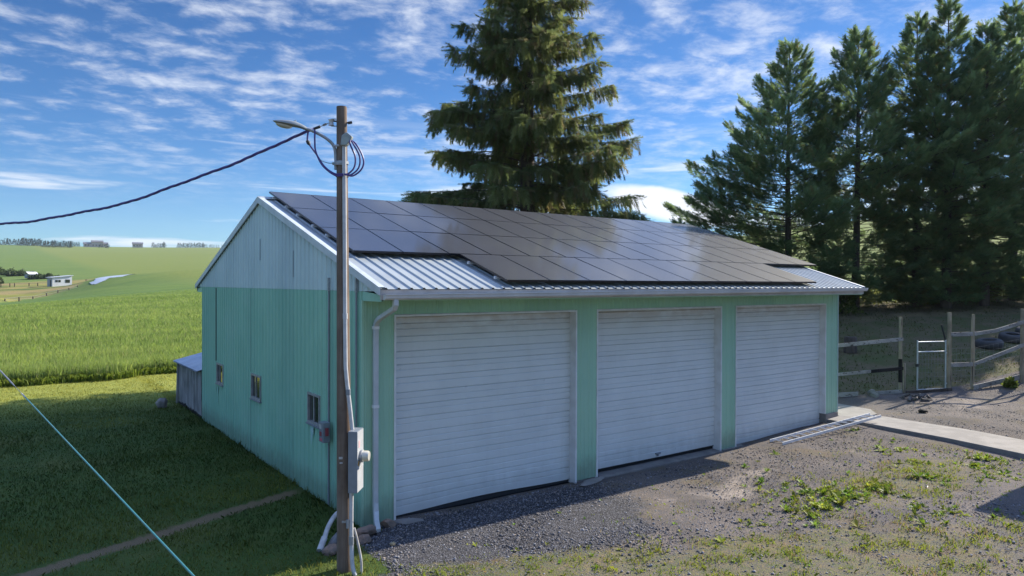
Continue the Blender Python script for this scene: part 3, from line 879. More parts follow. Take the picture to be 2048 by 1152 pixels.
# rake trims: sloping boards with a lip over the roof edge
for xx, sg in ((RX0, -1), (RX1, 1)):
    for sgn, mt_ in ((1, M_trim), (-1, M_trim)):
        m = MB(); ye = YR - sgn * (YR + OH + .03); ze = HE - .03 * SL
        x0, x1 = (xx - .03, xx - .002) if sg < 0 else (xx + .002, xx + .03)
        if sgn > 0:
            parts = [(YR, HR, ye, ze)]
        else:
            parts = [(YR, HR, ye, ze)]
        for (ya, za, yb, zb_) in parts:
            vs = []
            for x in (x0, x1): vs += [(x, ya, za + .035), (x, yb, zb_ + .035), (x, yb, zb_ - .095), (x, ya, za - .115)]
            m.add(vs, [(0, 1, 2, 3), (7, 6, 5, 4), (0, 4, 5, 1), (1, 5, 6, 2), (2, 6, 7, 3), (3, 7, 4, 0)])
            xa, xb = (x1 + .001, x1 + .075) if sg < 0 else (x0 - .075, x0 - .001)
            vs = []
            for x in (xa, xb): vs += [(x, ya, za + .036), (x, yb, zb_ + .036), (x, yb, zb_ + .029), (x, ya, za + .029)]
            m.add(vs, [(0, 1, 2, 3), (7, 6, 5, 4), (0, 4, 5, 1), (1, 5, 6, 2), (2, 6, 7, 3), (3, 7, 4, 0)])
        m.build('rake_trim', simple('aged_rake_white', (0.52, 0.56, 0.56), (0.43, 0.46, 0.46), 2.5, .5) if 'aged_rake_white' not in MATS else MATS['aged_rake_white'], garage)
# gutter, sloping down to the left
m = MB()
gp = [(0, 0), (.012, 0), (.012, -.085), (.075, -.085), (.10, -.06), (.108, -.012), (.118, -.006), (.118, .006), (.098, .006), (.096, -.05), (.07, -.073), (.024, -.073), (.024, 0)]
x0, x1 = .0, W + .06
for x, zt in ((x0, 3.905), (x1, 3.985)):
    m.v += [(x, -OH - .008 - a, zt + b) for a, b in gp]
n_ = len(gp)
for i in range(n_): m.f.append([i, (i + 1) % n_, n_ + (i + 1) % n_, n_ + i]); m.mi.append(0)
for x, zt in ((x0, 3.905), (x1, 3.985)):
    m.add([(x, -OH - .008 - a, zt + b) for a, b in ((0, 0), (.118, 0), (.10, -.06), (.075, -.085), (0, -.085))], [(0, 1, 2, 3, 4)])
gut = m.build('gutter', simple('gutter_white', (0.56, 0.55, 0.54), (0.47, 0.46, 0.45), 1.5, .4), garage)
# downspout: rectangular section swept from the gutter back to the wall, then down with a kick out
def rect_sweep(pts, w, h, side=(1, 0, 0)):
    m = MB(); pts = [Vector(p) for p in pts]; sd = Vector(side); vs = []; fs = []
    for i, p in enumerate(pts):
        t = (pts[min(i + 1, len(pts) - 1)] - pts[max(i - 1, 0)]).normalized(); q = sd.cross(t).normalized()
        vs += [p + sd * a * w / 2 + q * b * h / 2 for a, b in ((-1, -1), (1, -1), (1, 1), (-1, 1))]
    for i in range(len(pts) - 1):
        for k in range(4): a = 4 * i + k; b = 4 * i + (k + 1) % 4; fs.append((a, b, b + 4, a + 4))
    fs += [(3, 2, 1, 0), tuple(range(4 * len(pts) - 4, 4 * len(pts)))]
    return m.add(vs, fs)


DX = .20
m = rect_sweep([(DX, -OH - .06, 3.83), (DX, -OH - .06, 3.74), (DX, -OH - .02, 3.68), (DX, -.22, 3.50), (DX, -.12, 3.44), (DX, -.075, 3.36), (DX, -.07, 2.0), (DX, -.07, .62), (DX, -.075, .40), (DX - .01, -.11, .26), (DX - .05, -.22, .14), (DX - .13, -.46, .07)], .085, .07)
dsp = m.build('downspout', simple('downspout_white', (0.50, 0.52, 0.52), (0.42, 0.44, 0.44), 2.5, .4), garage, bevel=.008)
for zz in (3.34, 2.02): MB().box((DX, -.07, zz), (.10, .085, .05)).build('strap', M_trim, dsp)
# conduits on the gable wall
def pipe(name, pts, r, mat, par, n=8): return MB().tube(pts, r, n).build(name, mat, par, smooth=True)


pipe('conduit', [(-.045, 1.38, 4.16), (-.045, 1.38, .05)], .019, M_box, garage)
MB().box((-.045, 1.38, 4.06), (.045, .045, .24)).build('conduit_sleeve', M_galv, garage)
pipe('conduit', [(-.045, .16, 4.16), (-.045, .16, 1.2)], .019, M_box, garage)
MB().box((-.045, .16, 4.06), (.045, .045, .26)).build('conduit_sleeve', M_galv, garage)
# mounting rails of the array
PVX, PVN = .24, 15
SV = Vector((0, 1 / cs, SL / cs)); NV = Vector((0, -SL / cs, 1 / cs)); E0 = Vector((0, -OH, HE))
def rp(x, s, n): v = E0 + SV * s + NV * n; return Vector((x, v.y, v.z))


PL, PW, PG = 1.70, 0.98, .02
rows = [(5.245, PVX, 15), (3.525, PVX, 15), (1.805, PVX, 15), (.085, 2.46, 10)]
for s0, xs_, n in rows:
    for ds in (.35, 1.30):
        m = MB(); x1_ = xs_ + n * (PW + PG); m.beam(rp(xs_ - .04, s0 + ds, .065), rp(x1_ + .02, s0 + ds, .065), .04, .05, NV)
        m.build('mounting_rail', M_alu, roof)

# ------------------------------------------------------------------ solar panels
def panel_proto():
    g = MB(); g.box((0, 0, .004), (PW - .022, PL - .022, .006))
    o = g.build('solar_panel', M_pv)
    f = MB(); t_ = .011
    for sx in (-1, 1): f.box((sx * (PW / 2 - t_ / 2), 0, -.012), (t_, PL, .042))
    for sy in (-1, 1): f.box((0, sy * (PL / 2 - t_ / 2), -.012), (PW - 2 * t_, t_, .042))
    f.box((0, 0, -.006), (PW - 2 * t_, PL - 2 * t_, .006))
    f.build('panel_frame', M_pvf, o)
    return o


ORD = ['first', 'second', 'third', 'fourth', 'fifth', 'sixth', 'seventh', 'eighth', 'ninth', 'tenth', 'eleventh', 'twelfth', 'thirteenth', 'fourteenth', 'fifteenth']
RN = ['top row along the ridge', 'second row below the ridge', 'third row below the ridge', 'short bottom row above the gutter']
proto = panel_proto(); first = True
ang = math.atan(SL)
for r_, (s0, xs_, n) in enumerate(rows):
    for i in range(n):
        o = proto if first else copy_tree(proto); first = False
        o.location = rp(xs_ + PW / 2 + i * (PW + PG), s0 + PL / 2, .125)
        o.rotation_euler = (ang + random.gauss(0, .0012), random.gauss(0, .0012), 0)
        tag(o, 'black solar panel, %s from the left in the %s' % (ORD[i], RN[r_]), 'solar panel', 'solar panels covering the garage roof')

# ------------------------------------------------------------------ utility pole and what hangs on it
AX0 = Vector((-.92, -1.46, 0)); AX1 = Vector((-.94, -1.37, 6.60))
RV = Vector((.809, -.588, 0)); FV = Vector((.588, .809, 0))


def LP(r, f, z):
    a = AX0.lerp(AX1, z / 6.6); return Vector((a.x, a.y, z)) + RV * r + FV * f


def curve(pts, n=8):
    """Catmull-Rom through points"""
    P = [Vector(p) for p in pts]; P = [P[0] * 2 - P[1]] + P + [P[-1] * 2 - P[-2]]; out = []
    for i in range(1, len(P) - 2):
        for k in range(n):
            t = k / n
            out.append(.5 * (2 * P[i] + (P[i + 1] - P[i - 1]) * t + (2 * P[i - 1] - 5 * P[i] + 4 * P[i + 1] - P[i + 2]) * t * t + (3 * P[i] - P[i - 1] - 3 * P[i + 1] + P[i + 2]) * t ** 3))
    out.append(P[-2]); return out


up_ = empty('utility_pole', AX0, 'weathered brown wooden utility pole standing at the garage corner', 'utility pole')
up_mb = MB()
n = 14; pts = [AX0.lerp(AX1, t) for t in np.linspace(-.04, 1, n)]
up_mb.tube([p - AX0 for p in pts], [.112 - .040 * k / (n - 1) for k in range(n)], 16)
shaft = up_mb.build('shaft', M_pole, up_, smooth=True)


def lpl(r, f, z): return LP(r, f, z) - AX0


m = MB(); m.tube(curve([lpl(.055, -.10, 6.02), lpl(.055, -.10, 5.0), lpl(.055, -.105, 3.2), lpl(.065, -.105, 2.8), lpl(.115, -.10, 2.3), lpl(.14, -.09, 2.02)], 6), .029, 12)
rise = m.build('conduit_riser', M_pvc, up_, smooth=True)
for z, r in ((3.62, .055), (2.55, .09)):
    q = MB(); q.tube([lpl(r, -.102, z - .04), lpl(r, -.102, z + .04)], .034, 12); q.build('coupling', M_box if z < 3 else M_pvc, rise, smooth=True)
m = MB(); m.tube(curve([lpl(.125, -.09, 1.18), lpl(.12, -.10, .7), lpl(.125, -.11, .35), lpl(.14, -.13, .12), lpl(.19, -.16, -.04)], 6), .030, 12)
low = m.build('conduit_riser', M_pvc, up_, smooth=True)
q = MB(); q.tube([lpl(.122, -.104, .40), lpl(.122, -.106, .52)], .036, 12); q.build('coupling', M_galv, low, smooth=True)
m = MB(); m.tube(curve([lpl(.15, -.06, .62), lpl(.20, -.06, .42), lpl(.25, -.08, .18), lpl(.26, -.10, -.03)], 6), .018, 10)
m.build('flexible_conduit', M_wpvc, up_, smooth=True)
m = MB(); m.box(lpl(.07, -.10, .72), (.16, .02, .03), Matrix.Rotation(R(-36), 3, 'Z')); m.box(lpl(.075, -.13, .70), (.03, .03, .12)); m.build('pipe_clamp', M_galv, up_)
for z in (5.62, 5.80):
    m = MB(); M3 = Matrix.Identity(3); m.lathe([(.088, -.02), (.092, -.02), (.092, .02), (.088, .02)], lpl(0, 0, z), 20); m.build('pole_band', M_galv if z > 5.7 else M_black, up_, smooth=True)
# through bolt with insulator
m = MB(); m.tube([lpl(-.16, -.02, 6.40), lpl(.13, .02, 6.37)], .012, 8); m.tube([lpl(.09, .0, 6.37), lpl(.14, .02, 6.385)], .02, 8); m.build('through_bolt', M_black, up_)
m = MB(); m.lathe([(.02, -.045), (.042, -.04), (.030, -.012), (.030, .012), (.042, .04), (.02, .045)], lpl(-.145, -.02, 6.37), 16)
ins = m.build('insulator', simple('porcelain', (0.45, 0.44, 0.43), rough=.25), up_, smooth=True)
m = MB(); m.box(lpl(-.11, -.02, 6.42), (.07, .03, .008), Matrix.Rotation(R(-36), 3, 'Z')); m.box(lpl(-.11, -.02, 6.32), (.07, .03, .008), Matrix.Rotation(R(-36), 3, 'Z')); m.build('clevis', M_galv, up_)
# weatherhead
hd = Matrix.Rotation(R(-36), 3, 'Z')
m = MB(); vs = []
for rr, zz, wd in ((.0, 6.02, .05), (.02, 6.16, .06), (.09, 6.21, .06), (.165, 6.15, .05), (.15, 6.10, .045), (.085, 6.02, .05)):
    vs += [lpl(rr + .015, -.11 - wd, zz), lpl(rr + .015, -.11 + wd, zz)]
k = 6; m.add(vs, [(2 * i, 2 * ((i + 1) % k), 2 * ((i + 1) % k) + 1, 2 * i + 1) for i in range(k)] + [tuple(range(0, 12, 2))[::-1], tuple(range(1, 12, 2))])
m.build('weatherhead', simple('weatherhead_grey', (0.30, 0.34, 0.33), (0.24, 0.27, 0.27), 9, .45, .3), up_, bevel=.012)
m = MB(); m.box(lpl(-.02, -.108, 1.62), (.05, .012, .03), hd); m.box(lpl(-.015, -.108, 1.55), (.04, .012, .02), hd); m.build('nail_tag', M_wpvc, up_)

# service drops around the head of the pole
def cable(name, curves, r, mat, label, cat, group=None):
    m = MB()
    for c in curves: m.tube(c, r, 7)
    return tag(m.build(name, mat, None, smooth=True), label, cat, group)


for i, (dr, dz) in enumerate(((.33, 5.84), (.28, 5.86), (.215, 5.87))):
    cable('service_cable', [curve([LP(.15, -.10 - .02 * i, 6.11), LP(dr * .72, -.12 - .02 * i, 6.03), LP(dr, -.13, dz), LP(dr * .93, -.12, 5.70 + .01 * i), LP(dr * .55, -.12, 5.60 + .015 * i), LP(.06, -.125, 5.62)], 8)], .0125, M_cable,
          ('dark cable loop hanging farthest out from the pole top', 'middle dark cable loop beside the pole top', 'dark cable loop hanging closest to the pole top')[i], 'cable', 'cable loops at the weatherhead')
ja = LP(-.45, -.13, 6.20)
for i, pts in enumerate(([(.05, -.125, 5.62), (-.08, -.11, 5.63), (-.22, -.12, 5.73), (-.33, -.13, 5.90), (-.43, -.13, 6.04), (-.455, -.13, 6.10), (-.44, -.13, 6.24)],
                         [(.05, -.125, 5.60), (-.08, -.11, 5.61), (-.24, -.14, 5.74), (-.33, -.15, 5.93), (-.345, -.15, 6.08), (-.345, -.14, 6.24)])):
    o = cable('drop_cable', [curve([LP(*p) for p in pts], 8)], .0125, M_cable, ('dark drop cable with a black splice left of the pole', 'plain dark drop cable hanging under the lamp arm')[i], 'cable', 'drop cables left of the pole')
    if i == 0:
        q = MB(); q.tube([LP(-.46, -.13, 6.09), LP(-.44, -.13, 6.06), LP(-.42, -.13, 6.03)], [.02, .03, .016], 8); q.build('splice', M_black, o, smooth=True)
cable('tie_wire', [curve([LP(-.30, -.13, 5.84), LP(-.24, -.13, 5.80), LP(-.15, -.12, 5.775), LP(-.07, -.1, 5.78)], 6)], .005, M_teal, 'thin turquoise tie wire left of the pole band', 'wire')
# overhead twisted service cable
base = curve([LP(-.40, -.02, 6.27), LP(-.52, -.12, 6.19), (-2.22, -.13, 5.78), (-3.3, 1.52, 5.33), (-4.22, 2.93, 5.14), (-4.88, 3.91, 5.07), (-6.38, 6.23, 5.08), (-9.5, 11, 5.4), (-14, 18, 6.3)], 40)
lens_ = [0.0]
for a, b in zip(base[:-1], base[1:]): lens_.append(lens_[-1] + (b - a).length)
strands = []
for k in range(3):
    c = []
    for i, p in enumerate(base):
        t = (base[min(i + 1, len(base) - 1)] - base[max(i - 1, 0)]).normalized(); s1 = t.cross(Vector((0, 0, 1))).normalized(); s2 = s1.cross(t)
        a = lens_[i] * 2 * PI / .62 + k * 2 * PI / 3; q = .0105
        wob = .004 * math.sin(lens_[i] * 7.3) + .005 * math.sin(lens_[i] * 3.1)
        c.append(p + s1 * math.cos(a) * q + s2 * (math.sin(a) * q + wob))
    strands.append(c)
ov = cable('overhead_cable', strands, .0115, M_cable, 'dark twisted overhead service cable sagging from the pole top to the left', 'cable')
m = MB(); m.tube([LP(-.42, -.03, 6.27), LP(-.30, -.03, 6.31)], [.016, .022], 8); m.build('wedge_clamp', M_black, ov)
m = MB(); m.tube([LP(-.30, -.03, 6.31), LP(-.155, -.02, 6.375)], .006, 6); m.tube([LP(-.26, -.03, 6.33), LP(-.21, -.03, 6.35)], .017, 8); m.build('bail_wire', M_greyw, ov)

# yard lamp
lamp = empty('yard_lamp', LP(-.08, 0, 5.8), 'grey cobra head yard lamp on a curved arm near the pole top', 'street lamp')
lo = LP(-.08, 0, 5.8)
m = MB(); m.tube([p - lo for p in curve([LP(-.085, -.02, 5.70), LP(-.085, -.02, 5.86), LP(-.092, -.03, 5.98), LP(-.135, -.04, 6.075), LP(-.25, -.08, 6.165), LP(-.40, -.13, 6.235), LP(-.50, -.17, 6.26)], 8)], .023, 12)
m.build('arm', M_galv, lamp, smooth=True)
m = MB(); m.box(LP(-.05, -.06, 5.78) - lo, (.14, .05, .035), hd); m.tube([LP(-.09, -.06, 6.035) - lo, LP(-.02, -.09, 6.03) - lo], .016, 8); m.build('bracket', M_boxl, lamp)
# head: lofted shell along its axis
ha = LP(-.46, -.155, 6.245); hb = LP(-.885, -.30, 6.325); dv = (hb - ha).normalized(); sd = dv.cross(Vector((0, 0, 1))).normalized(); uh = sd.cross(dv)
prof = [(0, .030, .030, .0), (.10, .045, .042, .005), (.24, .055, .052, .012), (.36, .072, .060, .012), (.55, .086, .058, .006), (.75, .080, .046, .0), (.90, .055, .028, .0), (1, .008, .006, .004)]
m = MB(); vs = []; fs = []; kk = 16; Lh = (hb - ha).length
for t, w_, h_, of in prof:
    for i in range(kk):
        a = 2 * PI * i / kk; zz = math.sin(a)
        vs.append(ha + dv * Lh * t + sd * math.cos(a) * w_ + uh * (of + (zz * h_ if zz > 0 else zz * h_ * .35)) - lo)
for i in range(len(prof) - 1):
    for k in range(kk): a = i * kk + k; b = i * kk + (k + 1) % kk; fs.append((a, b, b + kk, a + kk))
fs += [tuple(range(kk))[::-1], tuple(range((len(prof) - 1) * kk, len(prof) * kk))]
m.add(vs, fs); head = m.build('lamp_head', simple('lamp_housing', (0.27, 0.29, 0.28), (0.21, 0.23, 0.23), 12, .45, .3), lamp, smooth=True)
m = MB(); vs = []; fs = []
for j in range(5):
    q = math.cos(j / 4 * PI / 2)
    for i in range(kk):
        a = 2 * PI * i / kk
        vs.append(ha + dv * (Lh * .66 + math.cos(a) * Lh * .25 * q) + sd * math.sin(a) * .068 * q - uh * (.016 + .045 * math.sin(j / 4 * PI / 2)) - lo)
for j in range(4):
    for k in range(kk): a = j * kk + k; b = j * kk + (k + 1) % kk; fs.append((a, b, b + kk, a + kk))
m.add(vs, fs); m.build('lens', M_lens, head, smooth=True)
m = MB(); m.tube([ha + dv * Lh * .36 + uh * .06 - lo, ha + dv * Lh * .36 + uh * .085 - lo], .014, 8); m.build('photocell', M_galv, head)

# meter cabinet on the right of the pole
n1 = Vector((.761, -.648, 0)); n2 = Vector((-.648, -.761, 0))
cc_ = LP(.187, -.092, 1.59); MC = Matrix((n1, n2, Vector((0, 0, 1)))).transposed()
mc = empty('meter_cabinet', cc_, 'tall grey electric meter cabinet fixed to the right side of the pole', 'meter box')
m = MB(); m.box((0, 0, 0), (.13, .29, .86), MC); m.build('cabinet', M_box, mc, bevel=.006)
m = MB(); m.box(n1 * .0665, (.004, .285, .84), MC); m.box(n1 * .07 - n2 * 0 + Vector((0, 0, -.10)), (.006, .27, .012), MC); m.build('cover', M_boxl, mc)
Mz = Matrix((n2, Vector((0, 0, 1)), n1)).transposed()
m = MB(); m.lathe([(.085, 0), (.09, .01), (.09, .035), (.078, .04)], n1 * .068 + Vector((0, 0, .06)), 24, Mz); mr = m.build('meter_ring', M_galv, mc, smooth=True)
m = MB(); m.lathe([(.076, 0), (.076, .075), (.066, .095), (0, .10)], n1 * .10 + Vector((0, 0, .06)), 24, Mz); m.build('meter_dial', M_meter, mr, smooth=True)
m = MB(); m.box(n1 * .070 + n2 * .06 + Vector((0, 0, .24)), (.002, .07, .10), MC); m.build('warning_sticker', simple('faded_pink_label', (0.5, 0.33, 0.34), rough=.5), mc)
m = MB(); m.box(n1 * .074 + n2 * .11 + Vector((0, 0, -.02)), (.02, .03, .06), MC); m.build('latch', simple('brass_seal', (0.35, 0.2, 0.06), rough=.5), mc)
# conduit from the cabinet toward the wall and disconnect switch
dc = empty('disconnect_switch', (-.09, 1.38, 1.38), 'small grey disconnect switch box with red stickers on the green side wall', 'switch box')
m = MB(); m.box((-.035, 0, 0), (.13, .22, .36)); m.build('enclosure', M_box, dc, bevel=.006)
m = MB(); m.box((-.102, .03, .10), (.004, .10, .08)); m.build('label_plate', M_wpvc, dc)
for z in (-.03,): m = MB(); m.box((-.102, .02, z), (.004, .09, .08)); m.build('warning_sticker', M_red, dc)
m = MB(); m.box((-.102, .0, -.13), (.004, .12, .055)); m.build('warning_sticker', simple('pink_sticker', (0.5, 0.12, 0.16), rough=.5), dc)
m = MB(); m.box((-.04, -.13, .02), (.05, .04, .14)); m.build('switch_lever', M_red, dc)

# junction cover lower down where the second pipe ends
# ------------------------------------------------------------------ guy line across the lawn
def guy():
    a = Vector((-4.0, -6.65, 2.43)); b = Vector((-4.89, .18, 2.96)); d = (b - a)
    e = empty('guy_wire', a, 'taut thin guy wire with turquoise sleeve crossing low over the shaded lawn', 'wire')
    P = lambda t: d * t
    m = MB(); m.tube([P(-.9), P(.30), P(.745)], .0062, 8); m.build('sleeve', M_teal, e)
    m = MB(); m.tube([P(.745), P(.775)], .0075, 8); m.build('sleeve_end', M_wpvc, e)
    m = MB(); m.tube([P(.775), P(.84)], .0025, 6); m.build('bare_strand', M_greyw, e)
    m = MB(); m.tube([P(.84), P(.87), P(1.3), P(4.2)], [.004, .0085, .0095, .010], 8); m.build('grey_sleeve', M_greyw, e)


guy()

# ------------------------------------------------------------------ lean-to shed behind
shed = empty('lean_to_shed', (0, 11.55, 0), 'small grey plank lean-to shed with a steel roof behind the green garage', 'shed')
def shedbuild():
    L_, Wd, he, hr = 3.25, 3.2, 1.47, 2.25
    y0 = .05
    m = MB()
    rr = random.Random(3)
    y = y0
    while y < L_:
        w_ = rr.uniform(.10, .16); y2 = min(y + w_, L_)
        m.box2((-.012 + rr.uniform(-.006, .006), y + .004, .02 + rr.uniform(0, .12)), (.02, y2 - .004, he - .02)); y = y2
    m.build('plank_wall', M_plank, shed)
    m = MB(); m.box2((.02, y0, .0), (.05, L_, he - .03)); m.box2((.02, L_ - .05, -.1), (Wd, L_, he)); m.box2((Wd - .05, y0, 0), (Wd, L_ - .05, hr - .1)); m.build('back_wall', M_dark, shed)
    m = MB(); s_ = (hr - he) / Wd; pts = []
    n = 26; vs = []
    for i in range(n * 4 + 1):
        yy = -.02 + (L_ + .30) * i / (n * 4); o = (0, .012, .012, 0)[i % 4]
        vs += [(-.16, yy, he - .16 * s_ + o), (Wd, yy, hr + o)]
    m.add(vs, [(2 * i, 2 * i + 2, 2 * i + 3, 2 * i + 1) for i in range(n * 4)])
    m.add([(-.16, 0, he - .16 * s_ - .03), (Wd, 0, hr - .03), (Wd, L_ + .27, hr - .03), (-.16, L_ + .27, he - .16 * s_ - .03)], [(0, 3, 2, 1)])
    m.build('shed_roof', M_shedroof, shed)
    m = MB(); m.beam((-.06, L_ + .06, -.05), (-.03, L_ + .02, he - .05), .08, .08, (1, 0, 0)); m.build('post', M_plank, shed)
    m = MB(); m.box2((-.03, .08, -.06), (.02, L_, .08)); m.build('sill_board', M_burnt, shed)


shedbuild()


def rock(c, d, seed, mat, name, label, cat='rock', group=None, rough=.22):
    bm = bmesh.new(); bmesh.ops.create_icosphere(bm, subdivisions=3, radius=.5); rr = random.Random(seed)
    offs = [Vector((rr.uniform(-1, 1), rr.uniform(-1, 1), rr.uniform(-1, 1))).normalized() for _ in range(12)]; th = [rr.uniform(.26, .42) for _ in offs]
    for v in bm.verts:
        for o, t_ in zip(offs, th):
            k = v.co.dot(o) - t_
            if k > 0: v.co -= o * k * .97
        v.co *= 1 + .13 * mnoise.noise(v.co * 5 + Vector((seed, 0, 0))) + .06 * mnoise.noise(v.co * 13 + Vector((0, seed, 0)))
        v.co = Vector((v.co.x * d[0], v.co.y * d[1], v.co.z * d[2]))
    bmesh.ops.rotate(bm, verts=bm.verts, matrix=Matrix.Rotation(rr.uniform(0, 6), 3, 'Z'))
    me = bpy.data.meshes.new(name); bm.to_mesh(me); bm.free(); me.materials.append(mat)
    o = link(bpy.data.objects.new(name, me)); o.location = c
    return tag(o, label, cat, group)


rock((-.62, 14.2, .12), (.42, .36, .46), 4, M_conc, 'concrete_block', 'rounded grey concrete lump on the lawn beside the lean-to shed', 'block')
rock((-.10, -.34, .06), (.40, .26, .22), 11, M_rock, 'rock', 'flat brown rock under the downspout outlet', 'rock', 'rocks at the garage corner')
rock((.36, -.20, .05), (.28, .22, .20), 12, M_rock, 'rock', 'smaller brown rock tucked behind the downspout', 'rock', 'rocks at the garage corner')
rock((-.26, -.62, .04), (.30, .24, .20), 13, M_rock, 'rock', 'reddish rock between the pole conduits and the downspout', 'rock', 'rocks at the garage corner')
rock((-.86, -.80, .05), (.32, .26, .22), 14, M_rock, 'rock', 'brown rock left of the pole base in the shade', 'rock', 'rocks at the garage corner')
rock((-.62, -.52, .10), (.36, .3, .40), 15, M_rockg, 'rock', 'grey rock behind the pole base', 'rock', 'rocks at the garage corner')
rock((.78, -.16, .0), (.62, .28, .09), 16, M_conc, 'concrete_scrap', 'thin flat scrap of concrete under the corner of the first door', 'concrete scrap')
rock((4.98, -.17, .0), (.95, .30, .08), 17, M_conc, 'concrete_scrap', 'flat concrete lip at the foot of the pillar between first and second door', 'concrete scrap')
rock((.05, -1.02, .03), (.16, .10, .07), 18, simple('straw_stone', (0.35, 0.28, 0.16), (0.25, 0.2, .12), 9, .9), 'stone', 'small straw coloured stone on the shaded gravel right of the downspout', 'rock')
m = MB(); m.tube(curve([(-.42, -.28, .46), (-.58, -.30, .42), (-.74, -.38, .28), (-.86, -.50, .12)], 6), .036, 14)
m.tube([(-.84, -.47, .15), (-.98, -.64, .03)], .048, 14)
tag(m.build('drain_pipe', M_wpvc, None, smooth=True), 'short white bent drain pipe lying among the rocks left of the pole', 'pipe')
# apron in front of the second and third doors
m = MB(); m.box2((A3 + .1, -.10, -.1), (A4, .5, .006)); m.box2((A4 + .05, -.06, -.1), (A6 - .1, .5, .02))
tag(m.build('apron', simple('dusty_concrete', (0.20, 0.185, 0.165), (0.14, 0.13, 0.12), 3, .9), None, bevel=.01), kind='structure')

# ------------------------------------------------------------------ concrete landing, walk, ladder
def slab(name, poly, zt, th, mat):
    m = MB(); n = len(poly)
    vs = [(x, y, z) for (x, y), z in zip(poly, zt)] + [(x, y, z - th) for (x, y), z in zip(poly, zt)]
    m.add(vs, [tuple(range(n)), tuple(range(2 * n - 1, n - 1, -1))] + [(i, i + n, (i + 1) % n + n, (i + 1) % n) for i in range(n)])
    o = m.build(name, mat, None, bevel=.012); tag(o, kind='structure'); return o


slab('landing_slab', [(14.13, -.52), (16.05, -.50), (16.55, -.05), (16.6, 1.3), (14.78, 1.3), (14.78, -.04), (14.13, -.04)], [.25, .27, .29, .32, .32, .28, .25], .4, M_conc)
slab('walkway', [(14.62, -.53), (15.95, -.51), (16.15, -3.0), (15.8, -5.4), (14.2, -5.4), (14.55, -3.0)], [.238, .245, .20, .17, .17, .20], .3, M_conc)
def ladder():
    a = Vector((10.95, -.52, .10)); b = Vector((15.1, -.92, .40)); d = (b - a); l = d.length; d.normalize()
    s_ = Vector((0, 0, 1)).cross(d).normalized(); u = d.cross(s_)
    e = empty('ladder', a, 'aluminium ladder lying flat on the ground by the third door', 'ladder')
    for k in (-1, 1):
        m = MB(); m.beam(s_ * k * .19, d * l + s_ * k * .165, .024, .065, u); m.build('side_rail', M_alu, e)
    n = 14
    for i in range(n):
        m = MB(); p = d * (.16 + i * (l - .3) / (n - 1)); m.tube([p - s_ * .16, p + s_ * .16], .014, 8); m.build('rung', M_alu, e)


ladder()

# ------------------------------------------------------------------ fence, gate and clutter behind the yard
fence = empty('rail_fence', (19.96, .68, .4), 'weathered wooden rail fence with mesh around the pasture beside the gate', 'fence')
FO = Vector((19.96, .68, .4))
def post(x, y, z0, z1, r=.054, mat=None, top=None):
    m = MB(); m.tube([Vector((x, y, z0 - .2)) - FO, Vector((x, y, z1)) - FO], [r * 1.08, r], 12); return m.build('post', mat or M_post, fence, smooth=True)


post(19.96, .68, .4, 2.98)
q = MB(); q.tube([Vector((19.96, .68, .75)) - FO, Vector((19.96, .68, 1.55)) - FO], [.061, .059], 12); q.build('charred_section', M_burnt, fence, smooth=True)
q = MB(); q.box((.08, -.10, .45), (.10, .04, 1.1)); q.build('brace_board', M_post, fence)
post(21.82, -.09, .42, 3.12, .062); post(22.54, -.55, .45, 3.05); post(24.12, -1.50, .72, 3.25, .06); post(26.2, -1.9, .9, 3.3)
post(17.3, 1.62, .35, 2.5)
def rail(a, b, h=.10, t=.035, mat=None): m = MB(); m.beam(Vector(a) - FO, Vector(b) - FO, t, h); m.build('rail', mat or M_rail, fence)


rail((14.9, 2.46, 1.98), (17.3, 1.60, 2.05)); rail((17.3, 1.59, 2.05), (19.98, .61, 2.23), .12)
rail((14.9, 2.46, .98), (18.8, 1.10, 1.16)); rail((18.8, 1.095, 1.16), (20.02, .60, 1.23), .11, .05, M_burnt)
rail((21.8, -.16, 2.36), (22.6, -.62, 2.38), .14); rail((21.8, -.16, 1.30), (22.6, -.62, 1.32), .14)
rail((22.6, -.62, 2.38), (23.2, -1.02, 2.49), .12); rail((23.2, -1.02, 2.49), (24.12, -1.58, 2.80), .12); rail((24.12, -1.58, 2.80), (26.2, -1.98, 3.05), .12)
rail((22.6, -.62, 1.34), (24.12, -1.58, 2.0), .12); rail((24.12, -1.58, 2.0), (26.2, -1.98, 2.2), .12)
rail((15.0, 2.40, .42), (18.2, 1.22, .44), .14, .05); rail((18.9, 1.0, .43), (19.9, .6, .45), .12, .05)
rail((22.45, -.62, .52), (24.1, -1.45, .86), .16, .04); rail((20.1, .55, .40), (21.8, -.16, .45), .10, .12, M_bark)
# hog wire between the posts on the right
def wire_mesh(pts, z0, z1, name='wire_mesh'):
    m = MB()
    for (xa, ya, za), (xb, yb, zb) in zip(pts[:-1], pts[1:]):
        for k in range(8):
            z = z0 + (z1 - z0) * k / 7
            m.beam(Vector((xa, ya, za + z)) - FO, Vector((xb, yb, zb + z)) - FO, .004, .004)
        L_ = math.hypot(xb - xa, yb - ya); n = int(L_ / .16)
        for i in range(n):
            t = i / n; p = Vector((xa + (xb - xa) * t, ya + (yb - ya) * t, za + (zb - za) * t)) - FO
            m.beam(p + Vector((0, 0, z0)), p + Vector((0, 0, z1)), .003, .003, (1, 0, 0))
    m.build(name, M_greyw, fence)['kind'] = 'stuff'


